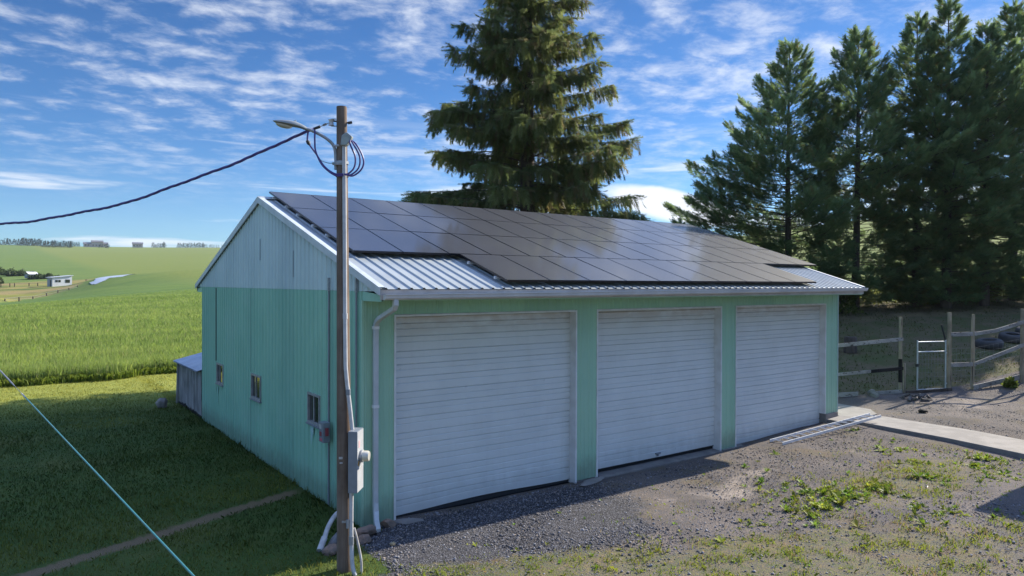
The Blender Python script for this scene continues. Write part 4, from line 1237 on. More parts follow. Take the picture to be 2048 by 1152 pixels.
wire_mesh([(21.82, -.17, .42), (22.56, -.63, .45), (24.12, -1.59, .78), (26.2, -1.99, .95)], .1, 1.45)
gate = empty('metal_gate', (20.62, .42, .4), 'narrow pale tubular metal gate between the fence posts', 'gate')
def gate_build():
    a = Vector((0, 0, .05)); d = (Vector((21.86, -.06, .4)) - Vector((20.62, .42, .4))); l = d.length; d.normalize(); z = Vector((0, 0, 1))
    l = 1.20; M_g = simple('pale_gate_paint', (0.50, 0.54, 0.54), (0.42, 0.45, 0.46), 10, .4, .2)
    m = MB()
    for t in (0, l): m.tube([a + d * t, a + d * t + z * 1.72], .024, 10)
    for h in (.02, 1.32, 1.66): m.tube([a + d * .0 + z * h, a + d * l + z * h], .020, 10)
    m.build('gate_frame', M_g, gate, smooth=True)
    m = MB(); m.box(a + z * .86 - d * .02, (.09, .07, .10)); m.build('latch', M_black, gate)
    m = MB(); m.box(a + d * (l + .04) + z * 1.26, (.08, .04, .04)); m.box(a + d * (l + .04) + z * .2, (.08, .04, .04)); m.build('hinge', M_g, gate)
    m = MB(); m.beam(a + d * (l - .02) + z * 1.72, a + d * (l - .20) + z * 2.25, .04, .04, (0, 1, 0)); m.build('brace_bar', M_black, gate)
    m = MB()
    for k in range(9): m.tube([a + d * l * (k + .5) / 9 + z * .02, a + d * l * (k + .5) / 9 + z * 1.32], .0025, 4)
    for k in range(8): m.tube([a + z * (.15 + k * .15), a + d * l + z * (.15 + k * .15)], .0025, 4)
    m.build('wire_mesh', M_greyw, gate)['kind'] = 'stuff'


gate_build()
# retaining boards on the right edge of the yard
rb = empty('retaining_boards', (23.2, -2.0, .5), 'low grey retaining boards edging the bank at the far right of the yard', 'edging board')
for a, b in (((0, 0, .0), (1.35, .1, .14)), ((1.35, .1, .14), (2.7, .55, .52))):
    m = MB(); m.beam(a, b, .05, .22); m.build('board', M_rail, rb)
# tyres
def tyre(x, y, s, label, tilt=0.0):
    pr = [(.28, .02), (.30, .0), (.44, -.0), (.50, .05), (.52, .12), (.52, .24), (.50, .31), (.44, .36), (.30, .36), (.27, .33), (.29, .28), (.40, .26), (.42, .18), (.40, .10), (.29, .08), (.28, .02)]
    m = MB(); n = 40; vs = []; fs = []
    for i, (r_, z) in enumerate(pr):
        for k in range(n):
            a = 2 * PI * k / n; rr = r_ * s * (1 + (.02 if (k % 2 and r_ > .49) else 0)); vs.append((rr * math.cos(a), rr * math.sin(a), z * s))
    for i in range(len(pr) - 1):
        for k in range(n): a = i * n + k; b = i * n + (k + 1) % n; fs.append((a, b, b + n, a + n))
    m.add(vs, fs); o = m.build('tyre', M_tyre, None, smooth=True); o.location = (x, y, g1(x, y) - .02); o.rotation_euler = (tilt, -.1, 0)
    return tag(o, label, 'tyre', 'old tyres lying in the pasture')


tyre(28.1, .95, .95, 'old tyre lying flat in the pasture, leftmost and nearest of the three')
tyre(29.9, .75, .95, 'old tyre lying in the pasture between the two other tyres', .1)
tyre(31.4, .62, .98, 'old tyre lying in the pasture, partly hidden at the right fence post', .12)
o = MB().lathe([(.26, 0), (.25, .2), (.24, .62), (.22, .66), (0, .67)], (0, 0, 0), 18).build('stump', M_bark, None, smooth=True)
o.location = (23.44, 4.3, g1(23.44, 4.3) - .03); tag(o, 'short dark tree stump in the pasture above the fence rail', 'stump')
def pile():
    rr = random.Random(5); m = MB()
    for i in range(18):
        a = Vector((rr.gauss(0, .26), rr.gauss(0, .13), rr.uniform(.0, .12))); d = Vector((rr.uniform(-1, 1), rr.uniform(-.6, .6), rr.uniform(-.3, .3))).normalized() * rr.uniform(.15, .5)
        m.tube([a - d / 2, a + d / 2], rr.uniform(.015, .05), 6)
    o = m.build('burnt_sticks', simple('ashy_wood', (0.03, 0.028, 0.027), (0.12, 0.105, 0.095), 6, .9), None); o.location = (19.35, -.12, g1(19.35, -.12)); tag(o, 'heap of charred sticks on the bare soil in front of the gate', 'debris')


pile()
rock((18.75, .95, g1(18.75, .95) + .06), (.95, .34, .34), 21, M_rockg, 'rock', 'low grey boulder against the bottom fence board', 'rock')
rock((17.5, -1.15, g1(17.5, -1.15) + .04), (.30, .2, .16), 22, M_burnt, 'charred_lump', 'small black charred lump on the bare soil below the gate', 'debris')

# ------------------------------------------------------------------ conifers
def frond_template(n=8, w=.34, flat=.06, seed=0):
    rr = np.random.default_rng(seed); T_ = []
    for i in range(n):
        x = (i + .4) / n * .92; wl = w * (1 - .55 * (i / n)) * rr.uniform(.8, 1.15)
        for s in (-1, 1):
            dz = rr.uniform(-flat, flat)
            T_.append([(x - .045, 0, 0), (x + .055, 0, .0), (x + .18, s * wl, dz)])
    T_.append([(.0, -.018, 0), (.0, .018, 0), (1.0, 0, 0)])
    T_.append([(.8, -.07, 0), (.8, .07, 0), (1.06, 0, 0)])
    return np.array(T_, np.float32).reshape(-1, 3)


FT = [frond_template(8, .34, .08, k) for k in range(3)]


def place_fronds(P, Dv, Up, Ln, Wd, seed):
    """arrays of frond positions, directions, up hints, lengths -> triangles"""
    Dn = Dv / np.linalg.norm(Dv, axis=1, keepdims=True)
    Sd = np.cross(Up, Dn); Sd /= np.linalg.norm(Sd, axis=1, keepdims=True) + 1e-9
    Un = np.cross(Dn, Sd)
    out = []
    ids = np.arange(len(P)) % 3
    order = []
    for k in range(3):
        q = np.where(ids == k)[0]; t = FT[k]
        v = P[q][:, None, :] + t[None, :, 0:1] * Dn[q][:, None, :] * Ln[q][:, None, None] + t[None, :, 1:2] * Sd[q][:, None, :] * (Ln[q] * Wd[q])[:, None, None] + t[None, :, 2:3] * Un[q][:, None, :] * Ln[q][:, None, None]
        out.append(v); order.append(q)
    return out, order


def conifer(kind, H, rad, seed, zmin, nb, dens, extra=(), top_sparse=0.0):
    """returns crown V,F,col and trunk MB. kind 'spruce' droops, 'fir' rises"""
    r = np.random.default_rng(seed)
    tr = MB(); n = 14
    bend = r.normal(0, .05, 2)
    axis = lambda z: np.array([bend[0] * math.sin(z / H * 3) * 2, bend[1] * math.sin(z / H * 2.3) * 2, z])
    r0 = .019 * H ** .98 * (.95 if kind == 'spruce' else .82)
    zs = np.linspace(-.3, H * .99, n); tr.tube([axis(z) for z in zs], [max(.015, r0 * (1 - (max(z, 0) / H)) ** .85 * (1.25 if z < .2 else 1)) for z in zs], 10)
    P = []; Dv = []; Up = []; Ln = []; Wd = []; Cc = []
    br = []
    for i in range(nb):
        u = (i + r.random()) / nb; z = zmin + (H * .985 - zmin) * (1 - (1 - u) ** 1.0)
        br.append((z, i * 2.39996 + r.normal(0, .35), None))
    for e in extra: br.append(e)
    lob = r.uniform(0, 6.28, 6)
    for (z, az, Lx) in br:
        h = (z - zmin * .5) / (H - zmin * .5); h = min(max(h, 0), 1)
        L_ = rad(z) * (1 + .13 * math.sin(2 * az + lob[0] + z * .55) + .12 * math.sin(3 * az + lob[1] - z * .9)) * r.uniform(.55, 1.12)
        if r.random() < .12: L_ *= 1.18
        if kind == 'spruce': L_ = min(L_, rad(z) * 1.10)
        if Lx: L_ = Lx
        L_ = max(L_, .35)
        d0 = np.array([math.cos(az), math.sin(az), 0]); s0 = np.array([-math.sin(az), math.cos(az), 0])
        if kind == 'spruce':
            e0 = .17 + .45 * h ** 2 + r.normal(0, .13); dr = .52 - .2 * h
            f = lambda t: e0 * t - dr * t * t + .27 * t ** 3
        else:
            e0 = -.12 + .75 * h + r.normal(0, .06); dr = .10
            f = lambda t: e0 * t - dr * t * t + .22 * t ** 4
        if Lx and kind == 'fir': f = lambda t: .10 * t + .18 * t ** 3
        a0 = axis(z); sw = r.normal(0, .10)
        pt = lambda t: a0 + d0 * L_ * t + s0 * L_ * sw * t * t + np.array([0, 0, L_ * f(t)])
        ts = np.linspace(0, 1, 5)
        tr.tube([pt(t) for t in ts], [max(.006, .014 * L_ ** .7 * (1 - .8 * t)) for t in ts], 4, False)
        nf = int(dens * L_ * (1 + .3 * L_ / 4) * (1 if kind == 'spruce' or h > .12 else 1.15)) + 6
        tone = r.normal(0, .11)
        tmin = .16 if kind == 'spruce' else .22
        t_ = tmin + (1 - tmin) * r.random(nf) ** (.75 if kind == 'spruce' else .65)
        for t in t_:
            p = pt(t); tan = pt(min(t + .05, 1.05)) - pt(t - .05); tan /= np.linalg.norm(tan)
            k = 1 - .55 * t
            side = r.choice((-1, 1)); off = r.random() ** .8
            if kind == 'spruce':
                lw = (.20 + .24 * L_ / 5) * L_ * .62 * k * (.5 + .5 * (1 - abs(2 * t - 1) ** 3))
                q = p + s0 * side * lw * off + tan * lw * off * .55 + np.array([0, 0, -.28 * lw * off ** 2])
                if r.random() < .62:
                    dv = np.array([0, 0, -1.0]) + tan * r.normal(.28, .18) + s0 * side * r.normal(.12, .2); ln = r.uniform(.32, .78) * (.55 + .45 * L_ / 4)
                    upv = r.normal(0, 1, 3); wd = r.uniform(.5, .9)
                else:
                    dv = tan * .7 + s0 * side * r.uniform(.2, 1.0) + np.array([0, 0, -.25 + r.normal(0, .15)]); ln = r.uniform(.3, .62); upv = np.array([0, 0, 1.0]) + r.normal(0, .35, 3); wd = r.uniform(.8, 1.2)
            else:
                lw = .40 * L_ * k * (.35 + .65 * (1 - abs(2 * t - 1) ** 2))
                q = p + s0 * side * lw * off + tan * lw * off * .75 + np.array([0, 0, r.normal(.0, .07)])
                dv = tan * r.uniform(.6, 1.2) + s0 * side * r.uniform(.1, 1.0) + np.array([0, 0, r.normal(.18, .35)]); ln = r.uniform(.20, .43); upv = np.array([0, 0, 1.0]) + r.normal(0, .45, 3); wd = r.uniform(.85, 1.35)
            P.append(q); Dv.append(dv); Up.append(upv); Ln.append(ln); Wd.append(wd)
            Cc.append(tone + r.normal(0, .16) + (.25 if off > .8 and t > .7 else 0))
    # leader tuft
    for k in range(26):
        z = H * (1 - .05 * r.random()); a = r.uniform(0, 6.28); P.append(axis(z)); Dv.append(np.array([math.cos(a) * .6, math.sin(a) * .6, 1.0])); Up.append(r.normal(0, 1, 3)); Ln.append(r.uniform(.25, .5)); Wd.append(.9); Cc.append(.1)
    P = np.array(P); Dv = np.array(Dv); Up = np.array(Up); Ln = np.array(Ln); Wd = np.array(Wd); Cc = np.array(Cc)
    out, order = place_fronds(P, Dv, Up, Ln, Wd, seed)
    V = np.concatenate([o.reshape(-1, 3) for o in out]); 
    cols = []
    c_lo, c_hi, c_br = (np.array([.100, .138, .050]), np.array([.210, .235, .085]), np.array([.18, .155, .075])) if kind == 'spruce' else (np.array([.105, .178, .078]), np.array([.215, .290, .115]), np.array([.20, .19, .08]))
    for o, q in zip(out, order):
        f = np.clip(.42 + Cc[q], 0, 1)[:, None]; c = c_lo * (1 - f) + c_hi * f
        bz = (r.random(len(q)) < (.16 if kind == 'spruce' else .07))[:, None]; c = np.where(bz, c_br, c)
        cols.append(np.repeat(c, o.shape[1], 0))
    return V, np.arange(len(V)).reshape(-1, 3), np.concatenate(cols), tr


def tree(name, kind, loc, H, rad, seed, zmin, nb, dens, label, group=None, extra=(), rz=0):
    V, F, c, tr = conifer(kind, H, rad, seed, zmin, nb, dens, extra)
    e = empty(name, loc, label, 'tree', group, rz)
    npobj('crown', V, F, M_needle, e, c)
    tr.build('trunk', M_bark, e, smooth=True)
    return e


def at_ground(x, y, d=0.0): return (x, y, g1(x, y) - d)


gs = g1(14.93, 14.22)
HS = 26.5
tree('spruce_tree', 'spruce', (14.5, 14.5, gs), HS, lambda z: 6.7 * max(0, (1 - z / HS)) ** 1.06 + .15, 31, 2.2, 340, 32, 'tall drooping spruce towering behind the solar roof')
GF = 'conifers in a row behind the pasture'
def fr_(rm, H, top=.9):
    return lambda z: rm * min(1, ((1 - z / H) * 2.0)) ** top * (.75 + .25 * min(1, z / (H * .25))) + .12


firs = [
    (29.55, 11.0, 17.01, 2.9, 41, 'leftmost conifer of the row with long low branches reaching over the roof end', tuple((1.5 + .30 * k, 2.2 + .17 * ((k * 7) % 5), (6.2 if k < 12 else 5.2) - .55 * (k % 4)) for k in range(20))),
    (32.5, 8.95, 17.7, 2.9, 42, 'second conifer from the left with an even pointed crown', ()),
    (35.2, 7.0, 18.63, 2.6, 43, 'third conifer from the left with a thin sparse tip', ()),
    (35.4, 5.6, 19.1, 2.6, 44, 'tall conifer with bare upper trunk showing, fourth from the left', ()),
    (38.1, 4.8, 18.1, 2.7, 45, 'fifth conifer from the left standing behind two taller neighbours', ()),
    (41.7, 4.65, 20.0, 3.0, 46, 'large dark conifer cut by the right edge of the picture', ()),
    (46.5, 2.6, 19.5, 3.0, 47, 'unseen conifer added to the row past the right edge to cast shadow on the yard', ()),  # added out of view for the shadow it throws on the yard
]
for x, y, zt, rm, sd_, lab, ex in firs:
    rm += .45 if x < 33 else (.1 if x < 40 else .3)
    g = g1(x, y); H = zt - g
    tree('fir_tree', 'fir', (x, y, g), H, fr_(rm, H), sd_, .4, 190, 40, lab, GF, ex)

# undergrowth: leafy bushes at the foot of the trees
def bush(x, y, w_, h_, seed, label, col=(.07, .10, .02), group=None, name='bush'):
    r = np.random.default_rng(seed); n = int(700 * w_ * h_) + 150
    a = r.uniform(0, 6.28, n); rr = r.random(n) ** .45; zc = r.random(n) ** .8
    P = np.stack([np.cos(a) * rr * w_ / 2 * (1.1 - .5 * zc), np.sin(a) * rr * w_ / 2 * (1.1 - .5 * zc), zc * h_ * (1.0 - .35 * rr ** 2)], 1)
    P[:, :2] += .18 * w_ * np.stack([np.sin(P[:, 2] * 4 + seed), np.cos(P[:, 2] * 3 + seed)], 1)
    d = r.normal(0, 1, (n, 3)); d[:, 2] += .6; u = r.normal(0, 1, (n, 3)); d /= np.linalg.norm(d, axis=1, keepdims=True); s_ = np.cross(d, u); s_ /= np.linalg.norm(s_, axis=1, keepdims=True)
    l = r.uniform(.07, .17, n)[:, None]
    V = np.stack([P, P + d * l * .5 + s_ * l * .33, P + d * l, P + d * l * .5 - s_ * l * .33], 1).reshape(-1, 3)
    c = np.array(col)[None, :] * r.uniform(.6, 1.35, (n, 1)); c = np.repeat(c, 4, 0)
    e = empty(name, at_ground(x, y, .02), label, 'bush', group)
    npobj('foliage', V, np.arange(len(V)).reshape(-1, 4), M_blade, e, c)
    st = MB()
    for k in range(5):
        aa = r.uniform(0, 6.28); st.tube([(0, 0, -.05), (math.cos(aa) * w_ * .18, math.sin(aa) * w_ * .18, h_ * .45), (math.cos(aa) * w_ * .32, math.sin(aa) * w_ * .32, h_ * .8)], [.025, .015, .006], 5)
    st.build('stems', M_bark, e)
    return e


for i, (x, y, w_, h_, c, lab) in enumerate((
    (27.2, 9.6, 3.0, 2.2, (.05, .085, .022), 'dark green bush showing past the right end of the garage'),
    (30.2, 8.4, 2.4, 1.3, (.10, .125, .028), 'yellow green bush between the two leftmost trunks'),
    (36.9, 7.4, 2.6, 1.2, (.12, .14, .03), 'sunlit low bush between the middle trunks'),
    (39.8, 5.9, 2.6, 1.3, (.10, .13, .03), 'leafy low bush between the two rightmost trunks'),
    (26.6, -1.2, 1.1, 1.2, (.06, .09, .02), 'small leafy bush by the fence at the right edge'),
    (23.3, -1.35, .42, .32, (.14, .17, .025), 'bright green weed clump by the retaining boards'))):
    bush(x, y, w_, h_, 60 + i, lab, c)

# ------------------------------------------------------------------ far things across the valley
def hut():
    x, y = 8.2, 257.0; z = g1(x, y) - .1; e = empty('field_hut', (x, y, z), 'white mono pitch field hut with three dark windows in the valley', 'hut', rz=R(14))
    L_, Wd, h1_, h0_ = 4.5, 4.6, 3.6, 3.0
    hx = 0
    m = MB(); vs = [(-1.0, -Wd, 0), (L_, -Wd, 0), (L_, 0, 0), (-1.0, 0, 0)]
    top = [(-1.0, -Wd, h0_ + .0), (L_, -Wd, h1_), (L_, 0, h1_), (-1.0, 0, h0_)]
    m.add(vs + top, [(0, 1, 5, 4), (1, 2, 6, 5), (2, 3, 7, 6)]); m.build('wall', M_hutw, e)
    m = MB(); m.add([(-1.001, -Wd, 0), (-1.001, 0, 0), (-1.001, 0, h0_), (-1.001, -Wd, h0_)], [(0, 3, 2, 1)]); m.box2((-1.06, -Wd, 0), (-1.005, 0, h0_)); m.build('end_wall', M_hutg, e)
    m = MB(); m.add([(-1.4, -Wd - .3, h0_ + .0), (L_ + .3, -Wd - .3, h1_ + .06), (L_ + .3, .3, h1_ + .06), (-1.4, .3, h0_), (-1.4, -Wd - .3, h0_ + .16), (L_ + .3, -Wd - .3, h1_ + .22), (L_ + .3, .3, h1_ + .22), (-1.4, .3, h0_ + .16)], [(3, 2, 1, 0), (4, 5, 6, 7), (0, 1, 5, 4), (1, 2, 6, 5), (2, 3, 7, 6), (3, 0, 4, 7)]); m.build('roof', simple('hut_roof', (0.62, 0.63, 0.65), rough=.4, metal=.2), e)
    for a, b in ((-.2, .45), (.65, 1.3), (2.6, 3.9)):
        m = MB(); m.box2((a, -Wd - .05, 1.6 if b < 2 else 1.45), (b, -Wd - .01, 2.3 if b < 2 else 2.45)); m.build('window', M_glass, e)
    m = MB(); m.box2((-1.10, -Wd * .75, .1), (-1.07, -Wd * .58, 2.3)); m.build('door', M_dark, e)


hut()
def small_hut():
    x, y = 4.4, 306; e = empty('shelter', (x, y, g1(x, y) + .2), 'tiny pale roofed shelter at the left in the valley behind the hut', 'shelter', rz=R(35))
    m = MB(); m.box2((-1.6, -1.2, 0), (1.6, 1.2, 1.5)); m.build('wall', M_hutg, e)
    m = MB(); m.add([(-2, -1.6, 1.5), (2, -1.6, 1.5), (2, 0, 2.4), (-2, 0, 2.4), (2, 1.6, 1.5), (-2, 1.6, 1.5)], [(0, 1, 2, 3), (3, 2, 4, 5)]); m.build('roof', M_hutw, e)


small_hut()
def farhouse(x, y, w_, h_, label, parts, rz):
    e = empty('farmhouse', (x, y, g1(x, y) - 1.0), label, 'house', 'houses on the skyline', rz)
    m = MB(); r_ = MB(); wd = MB()
    for (a, b, hh) in parts:
        m.box2((a, -5, 0), (b, 5, hh)); r_.add([(a - .6, -5.8, hh), (b + .6, -5.8, hh), (b + .6, 0, hh + 2.6), (a - .6, 0, hh + 2.6), (b + .6, 5.8, hh), (a - .6, 5.8, hh)], [(0, 1, 2, 3), (3, 2, 4, 5), (0, 3, 5), (1, 4, 2)])
        k = a + 1.5
        while k < b - 2: wd.box2((k, -5.1, 2.6), (k + 1.6, -5.02, 4.6)); k += 4
    m.build('wall', M_farhouse, e); r_.build('roof', M_farroof, e); wd.build('windows', M_glass, e)


farhouse(110.75, 1203, 28, 9, 'larger long house with two gabled wings on the skyline', [(-16, -6, 5.5), (-6, 9, 8.5), (9, 15, 6)], R(-6))
farhouse(166, 1203, 14, 8, 'smaller dark roofed house on the skyline right of the larger house', [(-7, 7, 6.5)], R(-8))
# wooded groves along the skyline
def grove(label, spots, seed):
    r = np.random.default_rng(seed); V = []; C = []
    for (u0, u1, d, n, h0, h1) in spots:
        for i in range(n):
            lat = (u0 + (u1 - u0) * (i + r.random()) / n - 1024) / 1408; dd = d * r.uniform(.97, 1.03)
            x = CAM.x + dd * (fw.x + rt.x * lat); y = CAM.y + dd * (fw.y + rt.y * lat); z = g1(x, y) - 1
            h = r.uniform(h0, h1) * .85; w_ = h * r.uniform(.26, .42); con = r.random() < .75
            for k in range(90):
                a = r.uniform(0, 6.28); t = r.random(); rr = w_ * ((1 - t) if con else math.sqrt(max(0, 1 - (2 * t - 1) ** 2)) * 1.1) * r.uniform(.5, 1); p = np.array([x + math.cos(a) * rr, y + math.sin(a) * rr, z + 1 + t * h])
                s_ = h * .065; q = r.normal(0, 1, (3, 3)) * s_; q[:, 2] *= .8; V.append(p + q); C.append(np.tile(np.array([.018, .036, .022]) * r.uniform(.7, 1.3), (3, 1)))
    V = np.concatenate(V); o = npobj('grove', V, np.arange(len(V)).reshape(-1, 3), M_needle, None, np.concatenate(C))
    tag(o, label, 'trees', 'wooded groves on the skyline', 'stuff')


grove('long dark grove on the left skyline', [(-60, 30, 1000, 30, 7, 12), (32, 80, 1010, 26, 8, 13), (82, 146, 960, 34, 7, 11), (138, 160, 1150, 10, 6, 9)], 71)
grove('few dark trees on the skyline below the larger house', [(196, 207, 1000, 4, 5, 8), (212, 218, 980, 3, 6, 8)], 72)
grove('small dark grove on the skyline right of the houses', [(304, 332, 1120, 14, 6, 10)], 73)
grove('dark grove on the skyline near the garage gable', [(354, 412, 1150, 28, 6, 10), (412, 520, 1200, 30, 4, 8)], 74)
# rough shrubs in the valley
for i, (u, v, d, w_, h_, lab) in enumerate(((12, 556, 285, 12, 3.2, 'dark shrub thicket in the valley at the left edge'), (40, 557, 280, 11, 2.6, 'low dark shrub thicket left of the field hut'), (-6, 531, 240, 3.2, 2.5, 'round tree crown cut by the left edge above the valley'), (86, 565, 262, 10, 2.2, 'low green thicket behind the field hut'))):
    lat = (u - 1024) / 1408; x = CAM.x + d * (fw.x + rt.x * lat); y = CAM.y + d * (fw.y + rt.y * lat)
    r = np.random.default_rng(90 + i); n = 900; a = r.uniform(0, 6.28, n); rr = r.random(n) ** .5; t = r.random(n)
    P = np.stack([np.cos(a) * rr * w_ / 2, np.sin(a) * rr * 2.2, t * h_ * (1 - .6 * rr ** 2) * (.6 + .4 * np.sin(np.cos(a) * rr * 5 + i) ** 2)], 1)
    V = (P[:, None, :] + r.normal(0, .33, (n, 3, 3))).reshape(-1, 3); c = np.repeat(np.array([.055, .085, .024]) * r.uniform(.6, 1.3, (n, 1)), 3, 0)
    o = npobj('thicket', V, np.arange(len(V)).reshape(-1, 3), M_blade, None, c); o.location = (x, y, g1(x, y)); tag(o, lab, 'bush', 'shrubs in the valley')
# pasture fence posts across the valley
FP = [(-4.07, 173.87), (-1.54, 178.23), (1.32, 188.5), (4.68, 204.61), (7.73, 214.77), (10.68, 221.28), (13.32, 229.26)]
def far_fence(label, pts, hgt):
    e = empty('field_fence', (pts[0][0], pts[0][1], g1(*pts[0])), label, 'fence', 'post fences across the valley'); o0 = Vector(e.location)
    P3 = [Vector((x, y, g1(x, y))) - o0 for x, y in pts]
    for p in P3:
        m = MB(); m.tube([p + Vector((0, 0, -.2)), p + Vector((0, 0, hgt))], .14, 6); m.build('post', M_bark, e)
    m = MB()
    for a, b in zip(P3[:-1], P3[1:]):
        for h in (.5, 1.0): m.beam(a + Vector((0, 0, h)), b + Vector((0, 0, h)), .03, .03)
    m.build('wire', M_greyw, e)


far_fence('line of short dark posts climbing right along the yellow strip in front of the hut', FP, .95)
far_fence('line of dark posts running level past the foot of the field hut', [(-7, 262), (-4.7, 263.4), (-2.4, 264.2), (-1.2, 263.8), (2.6, 263), (4.9, 262.5)], 1.1)
far_fence('pair of dark posts right of the field hut', [(18.6, 266.3), (21.9, 266.3), (25, 266)], 1.2)

# ------------------------------------------------------------------ house added out of view on the right for its shadow on the gravel
def house():
    e = empty('house', (14.55, -5.5, 0), 'house added out of view past the right edge to cast the gable shadow on the gravel', 'house')
    z = g1(18, -10) - .3
    m = MB(); m.box2((.25, -10, z), (9, -.3, 3.2)); m.build('wall', simple('house_siding', (0.5, 0.48, 0.44), (0.45, 0.43, 0.4), 1, .7), e)
    m = MB(); m.add([(-.25, -10.4, 3.12), (-.25, .1, 3.12), (4.6, .1, 5.4), (4.6, -10.4, 5.4), (9.5, .1, 3.12), (9.5, -10.4, 3.12)], [(0, 3, 2, 1), (3, 5, 4, 2)]); m.add([(-.25, .1, 3.02), (9.5, .1, 3.02), (4.6, .1, 5.3), (-.25, -10.4, 3.02), (9.5, -10.4, 3.02), (4.6, -10.4, 5.3)], [(0, 1, 2), (3, 5, 4), (0, 3, 4, 1)]); m.build('roof', M_farroof, e)
    m = MB(); m.box2((.2, -2.6, .3), (.245, -1.7, 2.4)); m.build('door', M_trim, e)
    m = MB(); m.box2((.2, -5.6, 1.0), (.245, -4.2, 2.2)); m.build('window', M_glass, e)


house()

# ------------------------------------------------------------------ ground cover
def blades(name, X, Y, hmin, hmax, wd, colfun, lean=.5, label=None, seed=1, zoff=-.01, per=1):
    r = np.random.default_rng(seed); n = len(X); Z = gz(X, Y) + zoff
    a = r.uniform(0, 6.28, n); h = r.uniform(hmin, hmax, n) if np.isscalar(hmin) else hmin + (hmax - hmin) * r.random(n)
    la = r.uniform(0, 6.28, n); ll = h * lean * r.random(n)
    s_ = np.stack([np.cos(a), np.sin(a), np.zeros(n)], 1) * (np.asarray(wd) / 2 * r.uniform(.7, 1.3, n))[:, None]
    b = np.stack([X, Y, Z], 1); l = np.stack([np.cos(la) * ll, np.sin(la) * ll, np.zeros(n)], 1)
    mid = b + l * .35 + np.stack([0 * h, 0 * h, h * .6], 1); tip = b + l + np.stack([0 * h, 0 * h, h * (1 - .25 * lean)], 1)
    V = np.stack([b - s_, b + s_, mid + s_ * .75, tip, mid - s_ * .75], 1).reshape(-1, 3)
    c = np.repeat(colfun(X, Y, r), 5, 0)
    o = npobj(name, V, np.arange(5 * n).reshape(-1, 5), M_blade, None, c)
    return tag(o, label, None, None, 'stuff')


def mixc(a, b, f): return np.array(a)[None] * (1 - f[:, None]) + np.array(b)[None] * f[:, None]


def lawn_col(x, y, r):
    f = np.clip(vn(x, y, .8, 2) * .9 + r.normal(0, .15, len(x)), 0, 1)
    c = mixc((.034, .068, .014), (.085, .115, .024), f)
    dry = np.clip((vn(x, y, 2.2, 4) - .5) * 1.6, 0, .38) + .75 * smooth(y, 13, 19); dry = np.clip(dry + r.normal(0, .1, len(x)), 0, .95)  # dry patches, plus the sunlit yellow of the far lawn painted into the blades
    return c * (1 - dry[:, None]) + np.array([.36, .36, .075])[None] * dry[:, None]


n = 150000; X = rng.uniform(-9.5, .2, n); Y = rng.uniform(-2.6, 23.6, n)
dpath = np.abs(Y - .41 * X - 2.76) + .18 * (vn(X, Y, .4, 9) - .5)
keep = (rng.random(n) < lawn_mask(X, Y)) & ~((X > -.03) & (Y > 0) & (Y < 15)) & (dpath > .15 + .1 * rng.random(n)) & (rng.random(n) < np.clip(1.15 - Y / 30, .3, 1)) & ((X > -6.5) | (rng.random(n) < .4))
X, Y = X[keep], Y[keep]
edge = np.exp(-np.abs(X + .05) / .18) * (Y > 0)
blades('lawn_grass', X, Y, .03 + 0 * X, .075 + .05 * vn(X, Y, .6, 7) + .16 * edge * rng.random(len(X)), .012, lawn_col, .9, 'short lawn grass left of the garage', 3)
# strip of lawn behind
n = 30000; X = rng.uniform(-.2, 13, n); Y = rng.uniform(15.2, 24.5, n); blades('lawn_grass', X, Y, .03, .09, .016, lawn_col, .9, 'short grass behind the lean-to shed', 4)


def weed_col(x, y, r):
    f = np.clip(vn(x, y, .5, 12) + r.normal(0, .2, len(x)), 0, 1); c = mixc((.17, .24, .025), (.29, .31, .045), f)
    d = (r.random(len(x)) < .10 + .38 * smooth(vn(x, y, .9, 13), .5, .8)); return np.where(d[:, None], np.array([.34, .25, .12])[None] * r.uniform(.7, 1.1, (len(x), 1)), c)


n = 190000; X = rng.uniform(-1.6, 16, n); Y = rng.uniform(-8.5, -.5, n)
fgv = np.maximum(front_grass(X, Y), .10 * smooth(vn(X, Y, .9, 24), .5, .8) * smooth(-Y - .25 * (X < 4) * 4, 1.2, 2.2))
clump = smooth(vn(X, Y, .28, 21), .45, .75) * .75 + .25 * smooth(vn(X, Y, .09, 22), .5, .9)
keep = (rng.random(n) < fgv * clump) & ~((X > 14.1) & (X < 16.2)) & ~((X > -.2) & (Y > -1.0))
X, Y = X[keep], Y[keep]; blades('yard_grass', X, Y, .03 + 0 * X, .06 + .07 * vn(X, Y, .3, 23), .012, weed_col, 1.1, 'dry and green grass tufts growing through the gravel', 5)
